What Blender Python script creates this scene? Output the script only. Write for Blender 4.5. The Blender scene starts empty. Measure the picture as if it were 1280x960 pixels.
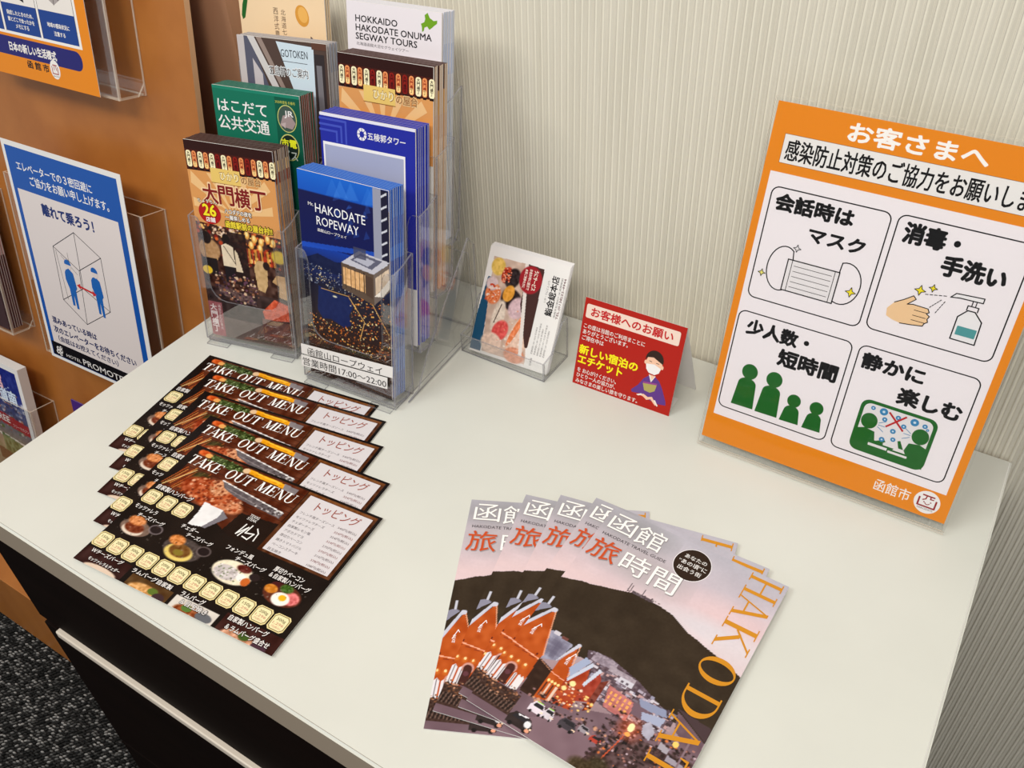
import bpy, bmesh, math, random
import numpy as np
from mathutils import Matrix, Vector
from mathutils.geometry import tessellate_polygon
SC = bpy.context.scene
COL = SC.collection
rnd = random.Random(7)
NR = np.random.RandomState(5)

# ------------------------------------------------------------------ camera, light, exposure
cam = bpy.data.objects.new('camera', bpy.data.cameras.new('camera'))
COL.objects.link(cam)
CR = Vector((0.84666895, 0.53075488, -0.03809118))
CD = Vector((0.32080417, -0.56624165, -0.75924639))
CF_ = Vector((-0.42454254, 0.63061054, -0.6496876))
M = Matrix.Identity(4)
for i in range(3):
    M[i][0], M[i][1], M[i][2] = CR[i], -CD[i], -CF_[i]
M.translation = (0.73747, -0.69238, 0.57901)
cam.matrix_world = M
cam.data.sensor_width = 36.0
cam.data.lens = 36.0 * 1112.87 / 1280.0
cam.data.clip_start = 0.01
SC.camera = cam

w = bpy.data.worlds.new('room_air'); SC.world = w; w.use_nodes = True
w.node_tree.nodes['Background'].inputs[0].default_value = (0.94, 0.98, 1.0, 1)
w.node_tree.nodes['Background'].inputs[1].default_value = 0.50

def area(name, loc, target, size, power, col):
    L = bpy.data.lights.new(name, 'AREA'); L.shape = 'DISK'; L.size = size; L.energy = power; L.color = col
    o = bpy.data.objects.new(name, L); COL.objects.link(o); o.location = loc
    o.rotation_euler = (Vector(target) - Vector(loc)).to_track_quat('-Z', 'Y').to_euler()
    return o
area('ceiling_lamp_main', (-0.35, -1.45, 1.75), (0.4, -0.1, 0.05), 0.7, 13.5, (0.97, 1.0, 0.95))
area('ceiling_lamp_right', (0.95, -1.25, 1.6), (0.8, 0.0, 0.2), 0.5, 12.5, (1.0, 0.92, 0.80))
area('ceiling_lamp_wall', (0.5, -0.5, 1.8), (0.45, -0.02, 0.2), 0.25, 4.5, (1.0, 0.93, 0.84))
area('board_fill_light', (-0.9, -1.5, 1.7), (-0.4, -0.2, 0), 0.3, 6, (1.0, 0.92, 0.80))  # unseen fill light, added to brighten the leaning wooden board

SC.view_settings.view_transform = 'Standard'
SC.view_settings.look = 'None'
SC.view_settings.gamma = 1.0
SC.view_settings.use_curve_mapping = False
SC.view_settings.exposure = 0.0

# ------------------------------------------------------------------ materials
def lin(c, g=1.0):
    return tuple(g * ((x / 255 / 12.92) if x <= 10.3 else ((x / 255 + .055) / 1.055) ** 2.4) for x in c[:3])
def lin_np(a):
    a = np.clip(a / 255.0, 0, 1)
    return np.where(a <= .04045, a / 12.92, ((a + .055) / 1.055) ** 2.4)
MATS = {}
def mat(name, col=(128, 128, 128), rough=.5, spec=.5, metal=0, coat=0):
    if name in MATS: return MATS[name]
    m = bpy.data.materials.new(name); m.use_nodes = True
    b = m.node_tree.nodes['Principled BSDF']
    b.inputs['Base Color'].default_value = (*lin(col), 1)
    b.inputs['Roughness'].default_value = rough
    b.inputs['Specular IOR Level'].default_value = spec
    b.inputs['Metallic'].default_value = metal
    b.inputs['Coat Weight'].default_value = coat
    MATS[name] = m
    return m
def nd(m, t, **kw):
    n = m.node_tree.nodes.new(t)
    for k, v in kw.items(): setattr(n, k, v)
    return n
def ln(m, a, b): m.node_tree.links.new(a, b)
def ink(name, rough, spec=.5):
    m = mat(name, rough=rough, spec=spec)
    a = nd(m, 'ShaderNodeAttribute'); a.attribute_name = 'Col'
    ln(m, a.outputs['Color'], m.node_tree.nodes['Principled BSDF'].inputs['Base Color'])
    return m
INK = ink('printed_ink', .5, .15)
GLOSS = ink('glossy_print', .25, .2)
PAPER = mat('white_paper', (232, 228, 226), .6)

def noisy(m, c1, c2, scale, coord='Object', stretch=(1, 1, 1), detail=6, bump=0, bs=None, rough_var=None):
    b = m.node_tree.nodes['Principled BSDF']
    tc = nd(m, 'ShaderNodeTexCoord'); mp = nd(m, 'ShaderNodeMapping'); mp.inputs['Scale'].default_value = stretch
    n = nd(m, 'ShaderNodeTexNoise'); n.inputs['Scale'].default_value = scale; n.inputs['Detail'].default_value = detail
    r = nd(m, 'ShaderNodeValToRGB')
    r.color_ramp.elements[0].color = (*lin(c1), 1); r.color_ramp.elements[0].position = .3
    r.color_ramp.elements[1].color = (*lin(c2), 1); r.color_ramp.elements[1].position = .7
    ln(m, tc.outputs[coord], mp.inputs[0]); ln(m, mp.outputs[0], n.inputs['Vector'])
    ln(m, n.outputs[0], r.inputs[0]); ln(m, r.outputs[0], b.inputs['Base Color'])
    if bump:
        bp = nd(m, 'ShaderNodeBump'); bp.inputs['Strength'].default_value = bump; bp.inputs['Distance'].default_value = .001
        ln(m, n.outputs[0], bp.inputs['Height']); ln(m, bp.outputs[0], b.inputs['Normal'])
    return m
TOP = noisy(mat('white_laminate', rough=.30, spec=.45), (210, 210, 203), (215, 215, 208), 9)
TOPSIDE = mat('lit_edge_band', (244, 242, 238), .3)  # lit copy of the worktop edge: brightness painted into the right side
TOPEDGE = mat('shaded_edge_band', (168, 152, 134), .35)  # shaded copy of the same edge: front shade put into the colour
RIDGE = mat('pearly_rib_thread', (234, 228, 212), .35)
WALLP = noisy(mat('ribbed_wallpaper', rough=.42, spec=.4), (212, 206, 191), (222, 216, 202), 60, stretch=(1, 1, .08), bump=.15)
WOOD = noisy(mat('orange_wood_veneer', rough=.38, spec=.4), (164, 98, 40), (180, 112, 50), 5, stretch=(3.5, 3.5, .5), detail=9, bump=.03)
WOODEDGE = mat('pale_wood_edge', (214, 168, 128), .5)
WOOD2 = noisy(mat('rosy_wood_panel', rough=.5), (186, 136, 104), (200, 148, 114), 6, stretch=(4, 4, .4), detail=8)
DARK = noisy(mat('dark_espresso_veneer', rough=.65, spec=.06), (14, 6, 4), (20, 10, 7), 8, stretch=(.5, 2, 6))
RAIL = mat('ivory_rail', (226, 212, 196), .4)

def clear(name, tint, refl=1.0, rough=.02):
    m = bpy.data.materials.new(name); m.use_nodes = True; nt = m.node_tree; nt.nodes.clear()
    out = nd(m, 'ShaderNodeOutputMaterial'); mx = nd(m, 'ShaderNodeMixShader'); tr = nd(m, 'ShaderNodeBsdfTransparent')
    gl = nd(m, 'ShaderNodeBsdfGlossy'); fr = nd(m, 'ShaderNodeFresnel'); ml = nd(m, 'ShaderNodeMath', operation='MULTIPLY')
    tr.inputs[0].default_value = (*tint, 1); gl.inputs['Roughness'].default_value = rough
    gl.inputs[0].default_value = (1, 1, 1, 1); fr.inputs[0].default_value = 1.49; ml.inputs[1].default_value = refl
    ln(m, fr.outputs[0], ml.inputs[0]); ln(m, ml.outputs[0], mx.inputs[0]); ln(m, tr.outputs[0], mx.inputs[1]); ln(m, gl.outputs[0], mx.inputs[2])
    ln(m, mx.outputs[0], out.inputs[0]); MATS[name] = m
    return m
ACR = clear('clear_acrylic', (.99, .991, .992), .2)
SC.cycles.transparent_max_bounces = 64
def edgemat(name, c, al):
    m = bpy.data.materials.new(name); m.use_nodes = True; nt = m.node_tree; nt.nodes.clear()
    out = nd(m, 'ShaderNodeOutputMaterial'); mx = nd(m, 'ShaderNodeMixShader'); tr = nd(m, 'ShaderNodeBsdfTransparent')
    p = nd(m, 'ShaderNodeBsdfPrincipled'); p.inputs['Base Color'].default_value = (*lin(c), 1); p.inputs['Roughness'].default_value = .15
    mx.inputs[0].default_value = al
    ln(m, tr.outputs[0], mx.inputs[1]); ln(m, p.outputs[0], mx.inputs[2]); ln(m, mx.outputs[0], out.inputs[0]); MATS[name] = m
    return m
ACE = edgemat('smoky_acrylic_edge', (150, 148, 154), .55)
ACEL = edgemat('pale_acrylic_edge', (236, 222, 204), .5)

# ------------------------------------------------------------------ object helpers
def meshobj(name, me, parent=None, m=None):
    o = bpy.data.objects.new(name, me); COL.objects.link(o)
    if m is not None and not me.materials: me.materials.append(m)
    if parent is not None: o.parent = parent
    return o
def tag(o, label=None, cat=None, group=None, kind=None):
    if label: o['label'] = label
    if cat: o['category'] = cat
    if group: o['group'] = group
    if kind: o['kind'] = kind
    return o
def empty(name, mw, label, cat, group=None):
    o = bpy.data.objects.new(name, None); o.empty_display_size = .02; COL.objects.link(o); o.matrix_world = mw
    return tag(o, label, cat, group)
def frameM(x, y, z, a, th):
    "sheet frame: local x right, local y up the sheet, local z out of its front"
    ex = Vector((math.cos(th), math.sin(th), 0)); bk = Vector((-math.sin(th), math.cos(th), 0)); up = Vector((0, 0, 1))
    u = bk * math.sin(a) + up * math.cos(a); n = -(bk * math.cos(a) - up * math.sin(a))
    m = Matrix.Identity(4)
    for i in range(3): m[i][0], m[i][1], m[i][2] = ex[i], u[i], n[i]
    m.translation = (x, y, z)
    return m
def flatM(x, y, t, z, h):
    m = Matrix.Rotation(t, 4, 'Z'); b = Vector((-math.sin(t), math.cos(t), 0))
    m.translation = Vector((x, y, z)) - h * b
    return m
def box_bm(bm, x0, y0, z0, x1, y1, z1, mi=0):
    vs = [bm.verts.new(p) for p in ((x0, y0, z0), (x1, y0, z0), (x1, y1, z0), (x0, y1, z0), (x0, y0, z1), (x1, y0, z1), (x1, y1, z1), (x0, y1, z1))]
    for q in ((0, 3, 2, 1), (4, 5, 6, 7), (0, 1, 5, 4), (1, 2, 6, 5), (2, 3, 7, 6), (3, 0, 4, 7)):
        bm.faces.new([vs[i] for i in q]).material_index = mi
    return vs
def bm_me(bm, name, bevel=0, seg=2):
    if bevel: bmesh.ops.bevel(bm, geom=bm.edges[:], offset=bevel, segments=seg, affect='EDGES', profile=.5)
    me = bpy.data.meshes.new(name); bm.normal_update(); bm.to_mesh(me); bm.free()
    return me
def box(name, x0, y0, z0, x1, y1, z1, m, parent=None, bevel=0):
    bm = bmesh.new(); box_bm(bm, x0, y0, z0, x1, y1, z1)
    return meshobj(name, bm_me(bm, name, bevel), parent, m)
def prism(bm, pts, p0, ax, ay, th):
    "extrude outline pts (2D) placed at p0 with axes ax, ay by thickness th along ax x ay; faces mat 0, rims mat 1"
    ax, ay, p0 = Vector(ax), Vector(ay), Vector(p0); az = ax.cross(ay).normalized()
    a = [bm.verts.new(p0 + ax * u + ay * v) for u, v in pts]; b = [bm.verts.new(p0 + ax * u + ay * v + az * th) for u, v in pts]
    tris = tessellate_polygon([[Vector((u, v, 0)) for u, v in pts]])
    for t in tris:
        for L, rv in ((b, False), (a, True)):
            f = [L[i] for i in t]
            try:
                fc = bm.faces.new(f)
                fc.normal_update()
                want = az if not rv else -az
                if fc.normal.dot(want) < 0: fc.normal_flip()
            except ValueError: pass
    n = len(pts)
    area2 = sum(pts[i][0] * pts[(i + 1) % n][1] - pts[(i + 1) % n][0] * pts[i][1] for i in range(n))
    for i in range(n):
        j = (i + 1) % n
        q = [a[i], a[j], b[j], b[i]] if area2 > 0 else [a[j], a[i], b[i], b[j]]
        bm.faces.new(q).material_index = 1
def clearobj(name, bm, parent, edge=None):
    me = bm_me(bm, name); me.materials.append(ACR); me.materials.append(edge or ACE)
    return meshobj(name, me, parent)

# ------------------------------------------------------------------ printing
TX = {}
_cu = bpy.data.curves.new('type', 'FONT'); _to = bpy.data.objects.new('type', _cu); COL.objects.link(_to)
_cu.resolution_u = 2
def glyphs(s, bold=0.0):
    k = (s, bold)
    if k in TX: return TX[k]
    _cu.body = s; _cu.offset = bold
    bpy.context.view_layer.update()
    me = bpy.data.meshes.new_from_object(_to.evaluated_get(bpy.context.evaluated_depsgraph_get()))
    v = np.empty(len(me.vertices) * 3); me.vertices.foreach_get('co', v); v = v.reshape(-1, 3)[:, :2]
    f = [tuple(p.vertices) for p in me.polygons]
    bpy.data.meshes.remove(me)
    if len(v):
        mn, mx = v.min(0), v.max(0); asp = (mx[0] - mn[0]) / max(mx[1] - mn[1], 1e-6); v = (v - mn) / np.maximum(mx - mn, 1e-6)
    else: asp = 1
    TX[k] = (v, f, asp)
    return TX[k]
# serif capitals: strokes as (x0,y0,x1,y1,width), arcs as ('o',...)
def serif_polys(ch, T=.17):
    t = .05; P = []; W = .8
    def vs(x, y0, y1, w_): P.append([(x - w_ / 2, y0), (x + w_ / 2, y0), (x + w_ / 2, y1), (x - w_ / 2, y1)])
    def sf(x, y, w_=.34): P.append([(x - w_ / 2, y), (x + w_ / 2, y), (x + w_ / 2, y + .035), (x - w_ / 2, y + .035)])
    def dg(x0, y0, x1, y1, w_): P.append([(x0 - w_ / 2, y0), (x0 + w_ / 2, y0), (x1 + w_ / 2, y1), (x1 - w_ / 2, y1)])
    def arc(cx, cy, rx, ry, a0, a1, wt, ws, n=20):
        o, i_ = [], []
        for k in range(n + 1):
            a = math.radians(a0 + (a1 - a0) * k / n); c, s = math.cos(a), math.sin(a)
            o.append((cx + rx * c, cy + ry * s)); i_.append((cx + (rx - wt) * c, cy + (ry - ws) * s))
        for k in range(n): P.append([o[k], o[k + 1], i_[k + 1], i_[k]])
    if ch == 'H':
        W = .92; vs(.18, 0, 1, T); vs(.74, 0, 1, T); P.append([(.18, .48), (.74, .48), (.74, .53), (.18, .53)])
        for x in (.18, .74): sf(x, 0); sf(x, .965)
    elif ch == 'T':
        W = .8; vs(.4, 0, 1, T); P.append([(.02, .95), (.78, .95), (.78, 1), (.02, 1)]); P.append([(.02, .76), (.055, .76), (.09, .96), (.02, .96)]); P.append([(.745, .76), (.78, .76), (.78, .96), (.71, .96)]); sf(.4, 0)
    elif ch == 'A':
        W = .9; dg(.12, 0, .43, 1, t); dg(.76, 0, .43, 1, T); P.append([(.22, .3), (.62, .3), (.6, .35), (.24, .35)]); sf(.12, 0, .26); sf(.76, 0, .32)
    elif ch == 'K':
        W = .9; vs(.17, 0, 1, T); sf(.17, 0); sf(.17, .965); dg(.22, .42, .7, .98, t + .02); dg(.76, 0, .38, .6, T); sf(.76, 0, .3); sf(.7, .965, .26)
    elif ch == 'E':
        W = .76; vs(.17, 0, 1, T); P += [[(.03, 0), (.68, 0), (.68, .045), (.03, .045)], [(.03, .955), (.66, .955), (.66, 1), (.03, 1)], [(.17, .48), (.52, .48), (.52, .525), (.17, .525)], [(.62, .02), (.7, .24), (.67, .24), (.58, .02)], [(.59, .98), (.65, .78), (.68, .78), (.66, .98)], [(.49, .36), (.52, .36), (.52, .64), (.49, .64)]]
    elif ch == 'O':
        W = .98; arc(.47, .5, .42, .52, 0, 360, .16, .045, 32)
    elif ch == 'D':
        W = .95; vs(.17, 0, 1, T); arc(.3, .5, .56, .5, -90, 90, .17, .045); P += [[(.03, 0), (.32, 0), (.32, .045), (.03, .045)], [(.03, .955), (.32, .955), (.32, 1), (.03, 1)]]
    elif ch == 'U':
        W = .92; vs(.18, .3, 1, T); vs(.74, .3, 1, t); arc(.45, .32, .355, .34, 180, 360, .13, .06, 16); sf(.18, .965); sf(.74, .965, .26)
    elif ch == 'M':
        W = 1.08; vs(.16, 0, 1, t); dg(.5, .05, .2, 1, T); dg(.5, .05, .84, 1, t); vs(.88, 0, 1, T); sf(.16, 0, .26); sf(.88, 0); sf(.14, .965, .22); sf(.9, .965, .28)
    elif ch == 'N':
        W = .92; vs(.15, 0, 1, t); vs(.76, 0, 1, t); dg(.72, 0, .18, 1, T); sf(.15, 0, .26); sf(.14, .965, .26); sf(.76, .965, .26)
    elif ch == ' ': W = .55
    return P, W
class Art:
    def __init__(s): s.v = []; s.f = []; s.c = []
    def _add(s, pts, faces, col, lay):
        b = len(s.v); s.n = getattr(s, 'n', 0) + 1; z = lay * .06e-3 + (s.n % 13) * .0044e-3
        s.v += [(x * .001, y * .001, z) for x, y in pts]; s.f += [tuple(b + i for i in f) for f in faces]; s.c += [(*lin(col), 1)] * len(pts)
    def poly(s, pts, col, lay=1):
        if len(pts) <= 4 or lay < 0: fs = [tuple(range(len(pts)))]
        else: fs = tessellate_polygon([[Vector((x, y, 0)) for x, y in pts]])
        s._add(pts, fs, col, abs(lay)); return s
    def rect(s, x0, y0, x1, y1, col, lay=1): return s.poly([(x0, y0), (x1, y0), (x1, y1), (x0, y1)], col, lay)
    def line(s, pts, w_, col, lay=1, closed=False):
        n = len(pts)
        for i in range(n if closed else n - 1):
            a, b = pts[i], pts[(i + 1) % n]; dx, dy = b[0] - a[0], b[1] - a[1]; L = math.hypot(dx, dy) or 1; dx, dy = dx / L * w_ / 2, dy / L * w_ / 2
            e = .7
            s._add([(a[0] - dx * e + dy, a[1] - dy * e - dx), (b[0] + dx * e + dy, b[1] + dy * e - dx), (b[0] + dx * e - dy, b[1] + dy * e + dx), (a[0] - dx * e - dy, a[1] - dy * e + dx)], [(0, 1, 2, 3)], col, lay)
        return s
    def elp(s, cx, cy, rx, ry, n=24, a0=0, a1=360, rot=0):
        o = []; c, d = math.cos(math.radians(rot)), math.sin(math.radians(rot)); m = n if abs(a1 - a0) >= 360 else n + 1
        for k in range(m):
            a = math.radians(a0 + (a1 - a0) * k / n); x, y = rx * math.cos(a), ry * math.sin(a); o.append((cx + x * c - y * d, cy + x * d + y * c))
        return o
    def ell(s, cx, cy, rx, ry, col, lay=1, n=24, rot=0): return s.poly(s.elp(cx, cy, rx, ry, n, rot=rot), col, lay)
    def rrp(s, x0, y0, x1, y1, r, n=5):
        o = []
        for cx, cy, a in ((x1 - r, y1 - r, 0), (x0 + r, y1 - r, 90), (x0 + r, y0 + r, 180), (x1 - r, y0 + r, 270)):
            o += [(cx + r * math.cos(math.radians(a + 90 * k / n)), cy + r * math.sin(math.radians(a + 90 * k / n))) for k in range(n + 1)]
        return o
    def rrect(s, x0, y0, x1, y1, r, col, lay=1): return s.poly(s.rrp(x0, y0, x1, y1, r), col, lay)
    def rline(s, x0, y0, x1, y1, r, w_, col, lay=1): return s.line(s.rrp(x0, y0, x1, y1, r), w_, col, lay, True)
    def text(s, t, x0, y0, x1, y1, col, lay=2, bold=0.0, rot=0):
        v, f, asp = glyphs(t)
        if not len(v): return s
        if bold > .004:       # heavier type: the strokes are struck several times, slightly apart
            q = bold * .85 * ((y1 - y0) if rot == 0 else (x1 - x0)); n = 4 if bold < .03 else 8
            for k in range(n):
                a = 2 * math.pi * (k + .5) / n; dx, dy = q * math.cos(a), q * math.sin(a); s.text(t, x0 + dx, y0 + dy, x1 + dx, y1 + dy, col, lay, 0, rot)
            if bold < .05: return s
        if rot == 0: P = [(x0 + u * (x1 - x0), y0 + q * (y1 - y0)) for u, q in v]
        elif rot == -90: P = [(x0 + q * (x1 - x0), y1 - u * (y1 - y0)) for u, q in v]
        elif rot == 90: P = [(x1 - q * (x1 - x0), y0 + u * (y1 - y0)) for u, q in v]
        s._add(P, f, col, lay); return s
    def halo(s, t, x0, y0, x1, y1, col, hcol, lay=2, bold=.01, hb=.06, rot=0):
        e = (y1 - y0) * .05 if rot == 0 else (x1 - x0) * .05
        s.text(t, x0 - e, y0 - e, x1 + e, y1 + e, hcol, lay, bold + hb, rot); return s.text(t, x0, y0, x1, y1, col, lay + 1, bold, rot)
    def vtext(s, t, xc, y1, y0, w_, col, lay=2, bold=0.0):
        st = (y1 - y0) / len(t)
        for k, ch in enumerate(t):
            h = st * .88
            if ch in 'ー―': s.text('|', xc - w_ * .05, y1 - st * k - h, xc + w_ * .05, y1 - st * k, col, lay, bold)
            else: s.text(ch, xc - w_ / 2, y1 - st * k - h, xc + w_ / 2, y1 - st * k, col, lay, bold)
        return s
    def serif(s, t, x0, y0, x1, y1, col, lay=2, rot=0, slant=0, T=.17):
        W = 0; it = []
        for ch in t:
            P, w_ = serif_polys(ch, T); it.append((W, P)); W += w_
        for ox, P in it:
            for p in P:
                q = [((ox + x + slant * y) / W, y) for x, y in p]
                if rot == 0: q = [(x0 + u * (x1 - x0), y0 + v * (y1 - y0)) for u, v in q]
                else: q = [(x0 + v * (x1 - x0), y1 - u * (y1 - y0)) for u, v in q]
                s._add(q, [tuple(range(len(q)))], col, lay)
        return s
    def build(s, name, parent, m=INK):
        me = bpy.data.meshes.new(name); me.from_pydata(s.v, [], s.f)
        a = me.color_attributes.new('Col', 'FLOAT_COLOR', 'POINT'); a.data.foreach_set('color', np.array(s.c, dtype=np.float32).ravel())
        # all print faces look out of the sheet
        bm = bmesh.new(); bm.from_mesh(me)
        bm.normal_update()
        bad = [f for f in bm.faces if f.normal.z < 0]
        bmesh.ops.reverse_faces(bm, faces=bad); bm.to_mesh(me); bm.free()
        return meshobj(name, me, parent, m)
class Ras:
    "a printed photograph: a grid of ink dots (vertex colours) painted in millimetres"
    def __init__(s, w_, h, nx, col=(0, 0, 0)):
        ny = int(nx * h / w_); s.w, s.h, s.nx, s.ny = w_, h, nx, ny
        s.X, s.Y = np.meshgrid(np.linspace(0, w_, nx), np.linspace(0, h, ny)); s.a = np.ones((ny, nx, 3)) * np.array(col, float)
    def _bb(s, x0, y0, x1, y1):
        i0 = max(0, int(x0 / s.w * (s.nx - 1))); i1 = min(s.nx, int(x1 / s.w * (s.nx - 1)) + 2); j0 = max(0, int(y0 / s.h * (s.ny - 1))); j1 = min(s.ny, int(y1 / s.h * (s.ny - 1)) + 2)
        return slice(j0, max(j1, j0)), slice(i0, max(i1, i0))
    def blend(s, sl, m, col, al):
        t = s.a[sl]; m = (m * al)[..., None]; t[...] = t * (1 - m) + np.asarray(col, float) * m
    def poly(s, pts, col, al=1.0, nz=0, ns=3):
        P = np.array(pts, float); sl = s._bb(P[:, 0].min(), P[:, 1].min(), P[:, 0].max(), P[:, 1].max()); X, Y = s.X[sl], s.Y[sl]
        if X.size == 0: return s
        m = np.zeros(X.shape, bool); n = len(P)
        for i in range(n):
            (x1, y1), (x2, y2) = P[i], P[(i + 1) % n]
            if y1 == y2: continue
            m ^= ((y1 > Y) != (y2 > Y)) & (X < (x2 - x1) * (Y - y1) / (y2 - y1) + x1)
        c = np.asarray(col, float)
        if nz: c = c + (s.noise(ns)[sl][..., None] - .5) * 2 * nz
        s.blend(sl, m.astype(float), c, al); return s
    def rect(s, x0, y0, x1, y1, col, al=1.0, nz=0, ns=3): return s.poly([(x0, y0), (x1, y0), (x1, y1), (x0, y1)], col, al, nz, ns)
    def ell(s, cx, cy, rx, ry, col, al=1.0, soft=.15, nz=0, ns=2, rot=0):
        R = max(rx, ry) * 1.2; sl = s._bb(cx - R, cy - R, cx + R, cy + R); X, Y = s.X[sl] - cx, s.Y[sl] - cy
        if X.size == 0: return s
        c, d = math.cos(math.radians(rot)), math.sin(math.radians(rot)); X, Y = X * c + Y * d, -X * d + Y * c
        r = np.sqrt((X / rx) ** 2 + (Y / ry) ** 2); cc = np.asarray(col, float)
        if nz: cc = cc + (s.noise(ns)[sl][..., None] - .5) * 2 * nz
        s.blend(sl, np.clip((1 + soft / 2 - r) / soft, 0, 1), cc, al); return s
    def line(s, a, b, w_, col, al=1.0):
        a, b = np.array(a, float), np.array(b, float); d = b - a; L = np.hypot(*d) or 1; n = np.array([-d[1], d[0]]) / L * w_ / 2
        return s.poly([a + n, b + n, b - n, a - n], col, al)
    def noise(s, cell):
        gx, gy = int(s.w / cell) + 3, int(s.h / cell) + 3; g = NR.rand(gy, gx); u, v = s.X / cell, s.Y / cell
        i, j = u.astype(int), v.astype(int); fu, fv = u - i, v - j; fu = fu * fu * (3 - 2 * fu); fv = fv * fv * (3 - 2 * fv)
        return (g[j, i] * (1 - fu) + g[j, i + 1] * fu) * (1 - fv) + (g[j + 1, i] * (1 - fu) + g[j + 1, i + 1] * fu) * fv
    def vgrad(s, stops):
        ys = [p[0] for p in stops]
        for k in range(3): s.a[..., k] = np.interp(s.Y, ys, [p[1][k] for p in stops])
        return s
    def spk(s, n, x0, y0, x1, y1, cols, r0, r1, al=1.0, fn=None):
        for _ in range(n):
            x, y = x0 + (x1 - x0) * NR.rand(), y0 + (y1 - y0) * NR.rand()
            if fn and not fn(x, y): continue
            r = r0 + (r1 - r0) * NR.rand(); s.ell(x, y, r, r * (.6 + .4 * NR.rand()), cols[NR.randint(len(cols))], al, soft=.5)
        return s
    def grain(s, amp, cell=1.0):
        s.a += (s.noise(cell)[..., None] - .5) * 2 * amp; return s
    def build(s, name, parent, m=GLOSS, z=.00003):
        n = s.nx * s.ny; v = np.stack([s.X.ravel() * .001, s.Y.ravel() * .001, np.full(n, z)], 1)
        i = np.arange((s.ny - 1) * (s.nx - 1)); r, c = i // (s.nx - 1), i % (s.nx - 1); b = r * s.nx + c
        f = np.stack([b, b + 1, b + s.nx + 1, b + s.nx], 1).astype(np.int32)
        me = bpy.data.meshes.new(name); me.vertices.add(n); me.vertices.foreach_set('co', v.ravel())
        me.loops.add(f.size); me.loops.foreach_set('vertex_index', f.ravel()); me.polygons.add(len(f)); me.polygons.foreach_set('loop_start', np.arange(len(f), dtype=np.int32) * 4)
        me.update(calc_edges=True)
        ca = np.ones((n, 4), np.float32); ca[:, :3] = lin_np(s.a.reshape(-1, 3)); a = me.color_attributes.new('Col', 'FLOAT_COLOR', 'POINT'); a.data.foreach_set('color', ca.ravel())
        return meshobj(name, me, parent, m)
def copy_tree(o, parent=None):
    c = o.copy(); COL.objects.link(c)
    if parent is not None:
        mi = o.matrix_parent_inverse.copy(); c.parent = parent; c.matrix_parent_inverse = mi
    for ch in list(o.children): copy_tree(ch, c)
    return c
def sheet(parent, w_, h, t, name='paper_sheet', y0=0, m=PAPER, x0=0):
    "paper body, front face on the frame plane"
    return box(name, x0 * .001, y0 * .001, -t * .001, (x0 + w_) * .001, (y0 + h) * .001, 0, m, parent)
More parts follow.
